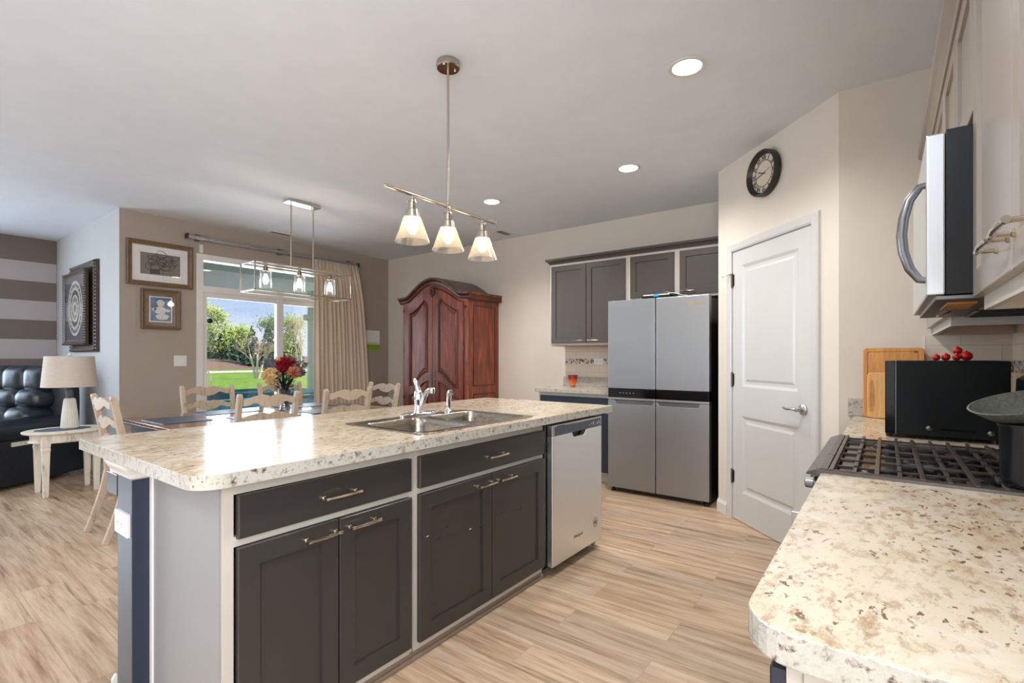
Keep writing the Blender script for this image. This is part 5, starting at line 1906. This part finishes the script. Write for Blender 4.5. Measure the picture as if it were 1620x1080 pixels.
# ------------------------------------------------------------------ pictures
def framed(name, label, T, u0, u1, z0, z1, fw, matw, matf, matp, depth=.03, matm=None):
    t = thing(name, label, 'framed picture', T((u0 + u1) / 2, 0, (z0 + z1) / 2))
    def rc(i, o): return [T(u0 + i, o, z0 + i), T(u1 - i, o, z0 + i), T(u1 - i, o, z1 - i), T(u0 + i, o, z1 - i)]
    b = MB().ring_loft([rc(0, .001), rc(0, depth), rc(fw * .25, depth * 1.15), rc(fw * .7, depth * .75), rc(fw, depth * .7), rc(fw, depth * .35)], cap=False)
    link('frame', b, matf, t)
    b = MB()
    b.ring_loft([rc(fw, .004), rc(fw, depth * .35)])
    link('mount', b, matm or M['mat'], t)
    i = fw + matw
    b = MB().ring_loft([rc(i, depth * .35), rc(i, depth * .35 + .0015)])
    pr_ = link('print', b, matp, t)
    link('glazing', MB().ring_loft([rc(fw, depth * .55), rc(fw, depth * .55 + .001)]), M['picglass'], t)
    return t, pr_


T = FY(PY - .004)
t, pr_ = framed('framed_picture', 'wide gold-framed picture with dark curling lines on taupe, upper one by the patio door', T, 1.715, 2.318, 1.985, 2.450, .048, .072, M['gold'], M['print_brown'])
# generic stand-in drawing: dark curls
b = MB()
rnd = random.Random(21)
for i in range(26):
    cx = 2.03 + rnd.uniform(-.11, .13)
    cz_ = 2.245 + rnd.uniform(-.06, .07)
    r0 = rnd.uniform(.012, .035)
    a0 = rnd.uniform(0, 2 * PI)
    pts = []
    for k2 in range(12):
        a = a0 + k2 * .42
        r = r0 * (1 + k2 * .09)
        pts.append(T(cx + r * math.cos(a), .0128, cz_ + r * .75 * math.sin(a)))
    b.tube(pts, .0028, 4)
b.box(*T(1.92, .0121, 2.115), *T(2.01, .0128, 2.165))
link('curling_lines', b, M['ink'], pr_)
t, pr_ = framed('framed_picture', 'small wood-framed picture of a pale figure on blue, below the wide gold frame', T, 1.838, 2.196, 1.535, 1.955, .040, .045, M['gold'], M['print_blue'], .035, M['gold'])
link('white_border', MB().prism([(1.838 + .075, 1.535 + .075), (2.196 - .075, 1.535 + .075), (2.196 - .075, 1.955 - .075), (1.838 + .075, 1.955 - .075)], lambda u, v, h: T(u, .0125 + h, v), 0, .001,
     holes=[[(1.923, 1.622), (2.111, 1.622), (2.111, 1.868), (1.923, 1.868)]]), M['mat'], t)
b = MB()
for (cx, cz_, rx, rz) in ((2.015, 1.81, .035, .038), (2.012, 1.735, .055, .040), (2.03, 1.668, .060, .032), (1.955, 1.745, .022, .014), (2.08, 1.735, .022, .014)):
    b.prism([(cx + rx * math.cos(a) * (1 + .12 * math.sin(5 * a)), cz_ + rz * math.sin(a)) for a in [2 * PI * i / 18 for i in range(18)]], lambda u, v, h: T(u, .0140 + h, v), 0, .0012)
link('pale_figure', b, M['bone'], pr_)

# carved double frame on the corner wall
T = FX(CX + .002)
t = thing('framed_picture', 'large dark carved frame holding a grey medallion, on the pale wall behind the lamp', 'framed picture', (1.66, 7.35, 1.8))
def rcf(u0, u1, z0, z1, i, o): return [T(u0 + i, o, z0 + i), T(u1 - i, o, z0 + i), T(u1 - i, o, z1 - i), T(u0 + i, o, z1 - i)]
A_ = (6.80, 7.78, 1.30, 2.30)
b = MB().ring_loft([rcf(*A_, 0, .001), rcf(*A_, 0, .03), rcf(*A_, .03, .045), rcf(*A_, .07, .03), rcf(*A_, .08, .015)], cap=False)
for i in range(26):
    for (u, z) in ((6.80 + .02 + .94 * i / 25, 1.32), (6.80 + .02 + .94 * i / 25, 2.28), (6.82, 1.30 + .02 + .96 * i / 25), (7.76, 1.30 + .02 + .96 * i / 25)):
        b.sphere(T(u, .040, z), .014, 6, 4)
link('outer_frame', b, M['bronze'], t)
link('back_panel', MB().ring_loft([rcf(*A_, .06, .002), rcf(*A_, .06, .016)]), M['bronze'], t)
B_ = (7.00, 7.90, 1.38, 2.22)
b = MB().ring_loft([rcf(*B_, 0, .046), rcf(*B_, 0, .075), rcf(*B_, .02, .085), rcf(*B_, .045, .070), rcf(*B_, .045, .055)], cap=False)
for i in range(30):
    for (u, z) in ((7.01 + .88 * i / 29, 1.395), (7.01 + .88 * i / 29, 2.205), (7.012, 1.39 + .82 * i / 29), (7.888, 1.39 + .82 * i / 29)):
        b.sphere(T(u, .083, z), .009, 6, 4)
ifr = link('inner_frame', b, M['bronze'], t)
link('backing', MB().ring_loft([rcf(*B_, .01, .046), rcf(*B_, .01, .058)]), M['smoke'], t)
b = MB()
yc_, zc_ = 7.45, 1.80
for (r0, r1) in ((.30, .275), (.235, .20), (.15, .125), (.075, .045)):
    b.ring_loft([[T(yc_ + r * math.cos(2 * PI * q / 40), o, zc_ + r * 1.05 * math.sin(2 * PI * q / 40)) for q in range(40)] for r, o in ((r0, .0585), (r0, .066), (r1, .066), (r1, .0585))], cap=False)
for q in range(24):
    a = 2 * PI * q / 24
    b.tube([T(yc_ + .20 * math.cos(a), .062, zc_ + .21 * math.sin(a)), T(yc_ + .275 * math.cos(a + .1), .062, zc_ + .289 * math.sin(a + .1))], .006, 4)
for q in range(12):
    a = 2 * PI * q / 12
    b.tube([T(yc_ + .05 * math.cos(a), .062, zc_ + .05 * math.sin(a)), T(yc_ + .13 * math.cos(a + .3), .062, zc_ + .13 * math.sin(a + .3))], .006, 4)
link('medallion', b, M['ceramic'], t)
link('glazing', MB().ring_loft([rcf(*B_, .04, .074), rcf(*B_, .04, .075)]), M['picglass'], t)

# small landscape print by the curtain
T = FY(PY)
t = thing('landscape_print', 'small unframed print of a green field with tiny trees, right of the curtain', 'print', (4.72, PY, 1.49))
link('sheet', MB().box(4.555, PY - .012, 1.345, 4.875, PY - .001, 1.640), M['paper'], t)
link('green_field', MB().box(4.557, PY - .0132, 1.347, 4.873, PY - .0125, 1.432), M['lawn'], t)
b = MB()
rnd = random.Random(4)
for i in range(16):
    x = 4.57 + i * .019
    h_ = rnd.uniform(.012, .035)
    b.tube([(x, PY - .0135, 1.432), (x, PY - .0135, 1.432 + h_)], .0016, 4)
    b.sphere((x, PY - .0135, 1.432 + h_), rnd.uniform(.004, .008), 6, 4, (1, .2, 1))
link('tiny_trees', b, M['stem'], t)
b = MB()
for i in range(5):
    for j in range(14):
        if rnd.random() < .7:
            b.box(4.575 + j * .02, PY - .0132, 1.50 + i * .024, 4.575 + j * .02 + rnd.uniform(.008, .016), PY - .0125, 1.503 + i * .024)
link('faint_print_lines', b, M['icon'], t)

# ------------------------------------------------------------------ side table, lamp, recliner
SXc, SYc, SZ = 1.25, 6.08, .578
t = thing('side_table', 'oval distressed cream side table holding the lamp', 'side table', (SXc, SYc, 0))
def ov(rx, ry, z, n=48, p=.92): return [(SXc + rx * math.copysign(abs(math.cos(a)) ** p, math.cos(a)), SYc + ry * math.copysign(abs(math.sin(a)) ** p, math.sin(a)), z) for a in [2 * PI * i / n for i in range(n)]]
b = MB().ring_loft([ov(.285, .235, SZ - .026), ov(.308, .258, SZ - .018), ov(.312, .262, SZ - .006), ov(.300, .250, SZ)])
link('tabletop', b, M['sidewood'], t)
b = MB().ring_loft([ov(.262, .212, SZ - .100), ov(.268, .218, SZ - .094), ov(.255, .205, SZ - .086), ov(.255, .205, SZ - .027)])
link('apron', b, M['sidewood'], t)
for sx in (-1, 1):
    for sy in (-1, 1):
        x, y = SXc + sx * .178, SYc + sy * .150
        b = MB().ring_loft([[(x + sx * .0 + a * w_, y + c * w_, z) for a, c in ((-1, -1), (1, -1), (1, 1), (-1, 1))] for z, w_ in ((0, .017), (.02, .019), (.40, .027), (.425, .031), (.44, .027), (.455, .031), (SZ - .028, .031))])
        link('leg', b, M['sidewood'], t, bevel=.003)
link('marquetry_inlay', MB().ring_loft([ov(.215, .165, SZ + .0001), ov(.215, .165, SZ + .0012)]), M['print_brown'], t) if False else None
t = thing('doily', 'grey lace doily on the oval side table under the lamp', 'doily', (SXc, SYc, SZ))
def ovs(rx, ry, z, n=60): return [(SXc - .03 + rx * (1 + .03 * math.sin(10 * a)) * math.cos(a), SYc + ry * (1 + .03 * math.sin(10 * a)) * math.sin(a), z) for a in [2 * PI * i / n for i in range(n)]]
link('lace', MB().ring_loft([ovs(.20, .15, SZ + .0004), ovs(.20, .15, SZ + .002)]), M['foliage'], t)
LXc, LYc = 1.275, 6.12
t = thing('table_lamp', 'cream ribbed table lamp with a wide linen shade on the oval side table', 'lamp', (LXc, LYc, SZ + .002))
b = MB()
prof = [(.050, 0), (.064, .003), (.065, .02), (.060, .10), (.050, .20), (.043, .262), (.036, .276), (.026, .280)]
rings = []
for r, h in prof:
    rings.append([(LXc + r * (1 + .035 * math.cos(24 * a)) * math.cos(a), LYc + r * (1 + .035 * math.cos(24 * a)) * math.sin(a), SZ + .0025 + h) for a in [2 * PI * i / 144 for i in range(144)]])
b.ring_loft(rings)
link('base', b, M['ceramic'], t)
link('neck', MB().lathe([(.030, .278), (.026, .30), (.032, .335), (.026, .36), (.012, .365), (.012, .60)], (LXc, LYc, SZ), 20), M['foliage'], t, smooth=True)
b = MB().lathe([(.204, .388), (.180, .672), (.178, .672), (.202, .388)], (LXc, LYc, SZ), 56, cap=False)
link('lamp_shade', b, M['shade'], t, smooth=True)
sp = MB()
for i in range(3):
    a = 2 * PI * i / 3
    sp.tube([(LXc, LYc, SZ + .655), (LXc + .179 * math.cos(a), LYc + .179 * math.sin(a), SZ + .66)], .002, 5)
sp.lathe([(.005, .60), (.005, .67), (.012, .674), (.016, .684), (.010, .694), (.003, .698)], (LXc, LYc, SZ), 12)
link('finial', sp, M['mat'], t, smooth=True)

t = thing('recliner', 'black leather recliner armchair with a puffy tufted back, behind the lamp table', 'armchair', (1.60, 6.98, 0), math.radians(211))
# local +x = facing direction, local -y = along the length away from the camera side
def cush(x0, y0, z0, x1, y1, z1, r=.05, bulge=.03, seg=3):
    """puffy box: subdivided and rounded"""
    b = MB()
    n = 8
    bm = b.bm
    bmesh.ops.create_cube(bm, size=1.0)
    bmesh.ops.subdivide_edges(bm, edges=bm.edges[:], cuts=n, use_grid_fill=True)
    cx, cy, cz2 = (x0 + x1) / 2, (y0 + y1) / 2, (z0 + z1) / 2
    hx, hy, hz = abs(x1 - x0) / 2, abs(y1 - y0) / 2, abs(z1 - z0) / 2
    for v in bm.verts:
        p = Vector((v.co.x * 2, v.co.y * 2, v.co.z * 2))
        q = Vector((p.x * hx, p.y * hy, p.z * hz))
        # round corners
        core = Vector((max(-hx + r, min(hx - r, q.x)), max(-hy + r, min(hy - r, q.y)), max(-hz + r, min(hz - r, q.z))))
        d_ = q - core
        if d_.length > 1e-6:
            q = core + d_.normalized() * min(d_.length, r)
        f_ = (1 - p.x ** 2) * (1 - p.y ** 2) + (1 - p.y ** 2) * (1 - p.z ** 2) + (1 - p.x ** 2) * (1 - p.z ** 2)
        nrm = Vector((p.x if abs(p.x) > .99 else 0, p.y if abs(p.y) > .99 else 0, p.z if abs(p.z) > .99 else 0))
        q += nrm * bulge * f_
        v.co = q + Vector((cx, cy, cz2))
    return b


def base_poly(s, z): return [(x * s, -.02 + (y + .02) * 1.0, z) for x, y in ((.0, .0), (.35, .03), (.75, .03), (1.02, .0), (1.05, -.5), (1.0, -.98), (.0, -.98))]
b = MB().ring_loft([base_poly(.98, .035), base_poly(1.0, .06), base_poly(1.0, .44), base_poly(.98, .47)])
link('base', b, M['leather'], t, bevel=.03, local=True, seg=4)
link('seat_cushion', cush(.30, -.76, .40, 1.04, -.22, .54, .06, .03), M['leather'], t, smooth='all', local=True)
link('armrest', cush(.12, -.24, .44, 1.10, .05, .635, .085, .02), M['leather'], t, smooth='all', local=True)
link('armrest', cush(.12, -1.02, .44, 1.06, -.74, .60, .085, .02), M['leather'], t, smooth='all', local=True)
bk = link('backrest', cush(.02, -.88, .42, .26, -.02, 1.08, .10, .03), M['leather'], t, smooth='all', local=True)
# three stacked rolls, each with pulled seams
for (z0, z1, x0, x1) in ((.52, .74, .16, .54), (.70, .92, .12, .44), (.86, 1.15, .0, .36)):
    for i in range(3):
        ya, yb = -.14 - i * .24, -.14 - (i + 1) * .24
        link('back_roll', cush(x0, yb - .030, z0, x1, ya + .030, z1, .09, .008), M['leather'], bk, smooth='all', local=True)
link('recline_lever', MB().box(.62, .018, .40, .78, .04, .44), M['sidewood'], t, bevel=.004, local=True)

# ------------------------------------------------------------------ outside
GZ0 = -.12
struct('ground_lawn', MB().box(-80, 11.0, GZ0 - .2, 120, 46.5, GZ0), M['lawn'])
struct('ground_patio', MB().box(-6, PY + .15, GZ0 - .2, 14, 11.0, GZ0 + .01), M['patio'])
struct('ground_road', MB().box(-80, 46.5, GZ0 - .2, 120, 53.0, GZ0 + .005), M['path'])
struct('ground_verge', MB().box(-80, 53.0, GZ0 - .2, 120, 58, GZ0 + .0), M['lawn'])
# mulch bank under the trees
b = MB()
rings = []
for i in range(41):
    x = -60 + i * 4.2
    h_ = 1.3 + .25 * math.sin(i * 1.3)
    rings.append([(x, 58.0, GZ0 - .1), (x, 62, GZ0 + .5 * h_), (x, 70, GZ0 + h_), (x, 120, GZ0 + h_), (x, 120, GZ0 - .2)])
b.ring_loft(rings)
struct('ground_bank', b, M['mulch'])
# porch: post, beam, soffit
t = thing('porch_post', 'sage grey boxed porch post outside the patio door, beside the curtain', 'post', (5.12, 8.10, GZ0))
link('shaft', MB().box(4.985, 8.0, GZ0 + .01, 5.30, 8.30, 2.42), M['porch'], t, bevel=.004)
link('cap_band', MB().box(4.93, 7.955, 1.90, 5.345, 8.345, 2.0), M['porch'], t, bevel=.004)
link('base_band', MB().box(4.96, 7.975, GZ0 + .01, 5.325, 8.325, .22), M['porch_white'], t, bevel=.004)
tag(link('porch_beam', MB().box(1.9, 8.62, 2.36, 12, 8.86, 2.64), M['porch_white']), 'white porch beam seen through the transom of the patio door', 'beam')
tag(link('porch_ceiling', MB().box(1.9, PY + .15, 2.64, 12, 9.2, 2.72), M['porch']), 'sage grey porch ceiling seen through the transom of the patio door', 'porch ceiling')
t = thing('porch_light', 'small warm recessed lamp in the porch ceiling, seen through the transom', 'porch light', (2.95, 7.3, 2.64))
link('lens', MB().lathe([(.075, 2.6395), (.075, 2.632), (.002, 2.630)], (2.95, 7.35, 0), 24), emit('porch_lens', (255, 214, 160), 3.0), t)
t = thing('patio_cover', 'large teal cloth cover over furniture on the patio just outside the glass door', 'furniture cover', (4.2, 7.6, GZ0))
b = MB()
prs = []
n = 160
x0, x1, y0, y1 = 2.5, 4.88, 6.75, 8.9
def rectp(u):
    P_ = 2 * ((x1 - x0) + (y1 - y0)); d_ = u * P_
    if d_ < x1 - x0: return x0 + d_, y0, 0, -1
    d_ -= x1 - x0
    if d_ < y1 - y0: return x1, y0 + d_, 1, 0
    d_ -= y1 - y0
    if d_ < x1 - x0: return x1 - d_, y1, 0, 1
    d_ -= x1 - x0
    return x0, y1 - d_, -1, 0
for z, am in ((GZ0 + .02, .04), (.3, .03), (.64, .012), (.655, 0)):
    r_ = []
    for i in range(n):
        x, y, nx, ny = rectp(i / n)
        o_ = am * math.sin(i * 1.9)
        r_.append((x + nx * o_, y + ny * o_, z))
    prs.append(r_)
b.ring_loft(prs)
link('skirt', b, M['teal'], t)
link('top', MB().prism(rrect(x0 - .02, y0 - .02, x1 + .02, y1 + .02, .06, 4), lambda u, v, h: (u, v, h), .656, .69), M['teal_dark'], t)


def crown(b, c, rx, ry, rz, n, L, rn, droop=0.0):
    for i in range(n):
        a = rn.uniform(0, 2 * PI); ph = math.acos(rn.uniform(-1, 1)); r = rn.uniform(.55, 1.0) ** .6
        d_ = Vector((math.cos(a) * math.sin(ph), math.sin(a) * math.sin(ph), math.cos(ph)))
        p = Vector(c) + Vector((d_.x * rx * r, d_.y * ry * r, d_.z * rz * r))
        v1 = Vector((rn.uniform(-1, 1), rn.uniform(-1, 1), rn.uniform(-1, 1))).normalized()
        v2 = v1.cross(d_).normalized()
        b.quad(p - v1 * L * .5, p + v2 * L * .35, p + v1 * L * .5, p - v2 * L * .35)


def branchy(b, p, d_, L, r, depth, rn, spread=.5, tips=None):
    e = p + d_ * L
    m = p + d_ * L * .5 + Vector((rn.uniform(-1, 1), rn.uniform(-1, 1), 0)) * L * .05
    b.tube([p, m, e], [r, r * .8, r * .6], 5 if depth > 2 else 3, cap=False)
    if depth == 0:
        if tips is not None: tips.append(e)
        return
    for i in range(rn.choice((2, 3, 3))):
        nd = (d_ + Vector((rn.uniform(-1, 1), rn.uniform(-1, 1), rn.uniform(-.2, .7))) * spread).normalized()
        branchy(b, e if i else p + d_ * L * .75, nd, L * rn.uniform(.62, .82), r * .55, depth - 1, rn, spread, tips)


def tree_pos(u, dist):
    """place along a direction seen through the door"""
    a = math.atan((u - 810) / FPX)
    d_ = F2 + R2 * math.tan(a)
    return d_ * dist


def leafy_tree(u, dist, h, rx, mat, label, seed, n=1500, group='garden trees beyond the road', density_low=.2, L=.30, bare=False):
    rn = random.Random(seed)
    p = tree_pos(u, dist)
    gz = GZ0 + (1.0 if p.y > 66 else .35 if p.y > 60 else 0.0)
    t = thing('leafy_tree', label, 'tree', (p.x, p.y, gz), 0, group)
    tb = MB()
    tips = []
    branchy(tb, Vector((p.x, p.y, gz - .2)), Vector((0, 0, 1)), h * .30, .11, 5, rn, .55, tips)
    link('trunk', tb, M['trunk'], t)
    b = MB()
    for e in tips:
        for q in range(max(1, int(n / len(tips)))):
            s = Vector((rn.gauss(0, .45), rn.gauss(0, .45), rn.gauss(0, .4)))
            pp = e + s
            v1 = Vector((rn.uniform(-1, 1), rn.uniform(-1, 1), rn.uniform(-1, 1))).normalized()
            v2 = v1.orthogonal().normalized()
            b.quad(pp - v1 * L * .5, pp + v2 * L * .35, pp + v1 * L * .5, pp - v2 * L * .35)
    crown(b, (p.x, p.y, gz + h * .40), rx, rx, h * .30, int(n * .5), L, rn)
    link('foliage', b, mat, t)
    return t


def conifer(u, dist, h, r, label, seed, group='garden evergreens beyond the road', z=None):
    rn = random.Random(seed)
    p = tree_pos(u, dist)
    gz = GZ0 + (1.0 if p.y > 66 else .35 if p.y > 60 else 0.0)
    t = thing('evergreen_tree', label, 'tree', (p.x, p.y, gz), 0, group)
    link('trunk', MB().tube([(p.x, p.y, gz - .2), (p.x, p.y, gz + h * .9)], [.14, .03], 6), M['trunk'], t)
    b = MB()
    levels = int(h * 4.5)
    for i in range(levels):
        s = i / levels
        z = gz + .02 * h + h * .97 * s
        rr = r * (1 - s) ** .85
        m = max(6, int(26 * (1 - s)))
        for k2 in range(m):
            a = rn.uniform(0, 2 * PI)
            q = rr * rn.uniform(.7, 1.08)
            c = Vector((p.x, p.y, z))
            tip = Vector((p.x + q * math.cos(a), p.y + q * math.sin(a), z - q * .28 + rn.uniform(-.1, .1)))
            sd = Vector((-math.sin(a), math.cos(a), 0)) * (.10 + q * .10)
            mid = (c * .35 + tip * .65) + Vector((0, 0, .10))
            b.quad(c, mid + sd, tip, mid - sd)
            b.quad(mid, mid + sd * .6 - Vector((0, 0, .22)), tip - Vector((0, 0, .12)), mid - sd * .6 + Vector((0, 0, .05)))
    link('needles', b, M['conifer'], t)
    return t


leafy_tree(343, 62, 7.6, 2.2, M['leaf1'], 'tall yellow-green budding tree at the left edge of the door glass', 1, 2600, L=.26)
leafy_tree(368, 64, 4.9, 1.5, M['leaf1'], 'lower yellow-green tree right of the tallest one, seen in the left pane', 2, 1700, L=.26)
leafy_tree(438, 70, 7.2, 1.7, M['leaf2'], 'olive-green tree behind the evergreens near the middle door stile', 3, 1500, L=.26)
leafy_tree(464, 66, 6.8, 1.6, M['leaf1'], 'pale budding tree seen in the narrow right-hand pane', 4, 1300, L=.22)
leafy_tree(330, 72, 6.2, 2.4, M['leaf2'], 'darker green tree low behind the left edge of the door glass', 5, 1500, L=.3)
conifer(399, 60, 5.0, 1.7, 'dark pointed evergreen near the middle of the left pane', 1)
conifer(424, 61, 5.4, 1.7, 'dark evergreen right of the pointed one, partly behind the bare birch', 2)
conifer(366, 63, 3.6, 2.4, 'low spreading evergreen under the yellow-green trees', 3)
conifer(350, 63, 3.8, 2.2, 'low dark evergreen at the left side of the glass', 4)
conifer(384, 66, 4.0, 2.2, 'squat evergreen left of the pointed one', 5)
conifer(458, 74, 5.4, 2.6, 'dark evergreen behind the pale tree in the right-hand pane', 6)
conifer(334, 64, 3.4, 2.2, 'low dark evergreen cut off by the left door frame', 7)
# bare multi-stem birch standing on the lawn
rn = random.Random(9)
p = tree_pos(406, 32)
t = thing('bare_birch', 'small bare birch with three pale trunks standing on the lawn', 'tree', (p.x, p.y, GZ0))
R3 = Vector((R2.x, R2.y, 0))
tips = []
for (du, lean) in ((-.9, -.22), (.0, .02), (.9, .30)):
    tb = MB()
    e = p + R3 * (lean * 2.0) + Vector((0, 0, GZ0 + 1.55))
    tb.tube([p + R3 * du * .10 + Vector((0, 0, GZ0 - .05)), p + R3 * (lean * 1.0 + .02) + Vector((0, 0, GZ0 + .75)), e], [.085, .065, .05], 7)
    link('trunk', tb, M['birch'], t)
    tips.append((e, (R3 * lean + Vector((0, 0, 1))).normalized()))
tb = MB()
for e, d_ in tips:
    for q in range(3):
        branchy(tb, e - d_ * (.15 + .25 * q), (d_ + Vector((rn.uniform(-1, 1), rn.uniform(-1, 1), .1)) * .7).normalized(), .46, .030, 6, rn, .62)
link('twigs', tb, M['twig'], t)
t2p = tree_pos(474, 45)
t = thing('bare_birch', 'bare pale birch seen in the narrow right-hand pane beside the porch post', 'tree', (t2p.x, t2p.y, GZ0))
tb = MB()
for l_ in (-.2, .15):
    tb.tube([t2p + Vector((0, 0, GZ0 - .05)), t2p + R3 * l_ + Vector((0, 0, 1.2)), t2p + R3 * l_ * 2 + Vector((0, 0, 2.6))], [.08, .06, .04], 6)
link('trunk', tb, M['birch'], t)
tb = MB()
for l_ in (-.2, .15):
    for q in range(3):
        branchy(tb, t2p + R3 * l_ * 1.8 + Vector((0, 0, 1.4 + q * .5)), Vector((rn.uniform(-.5, .5), rn.uniform(-.5, .5), 1)).normalized(), 1.0, .040, 5, rn, .5)
link('twigs', tb, M['twig'], t)
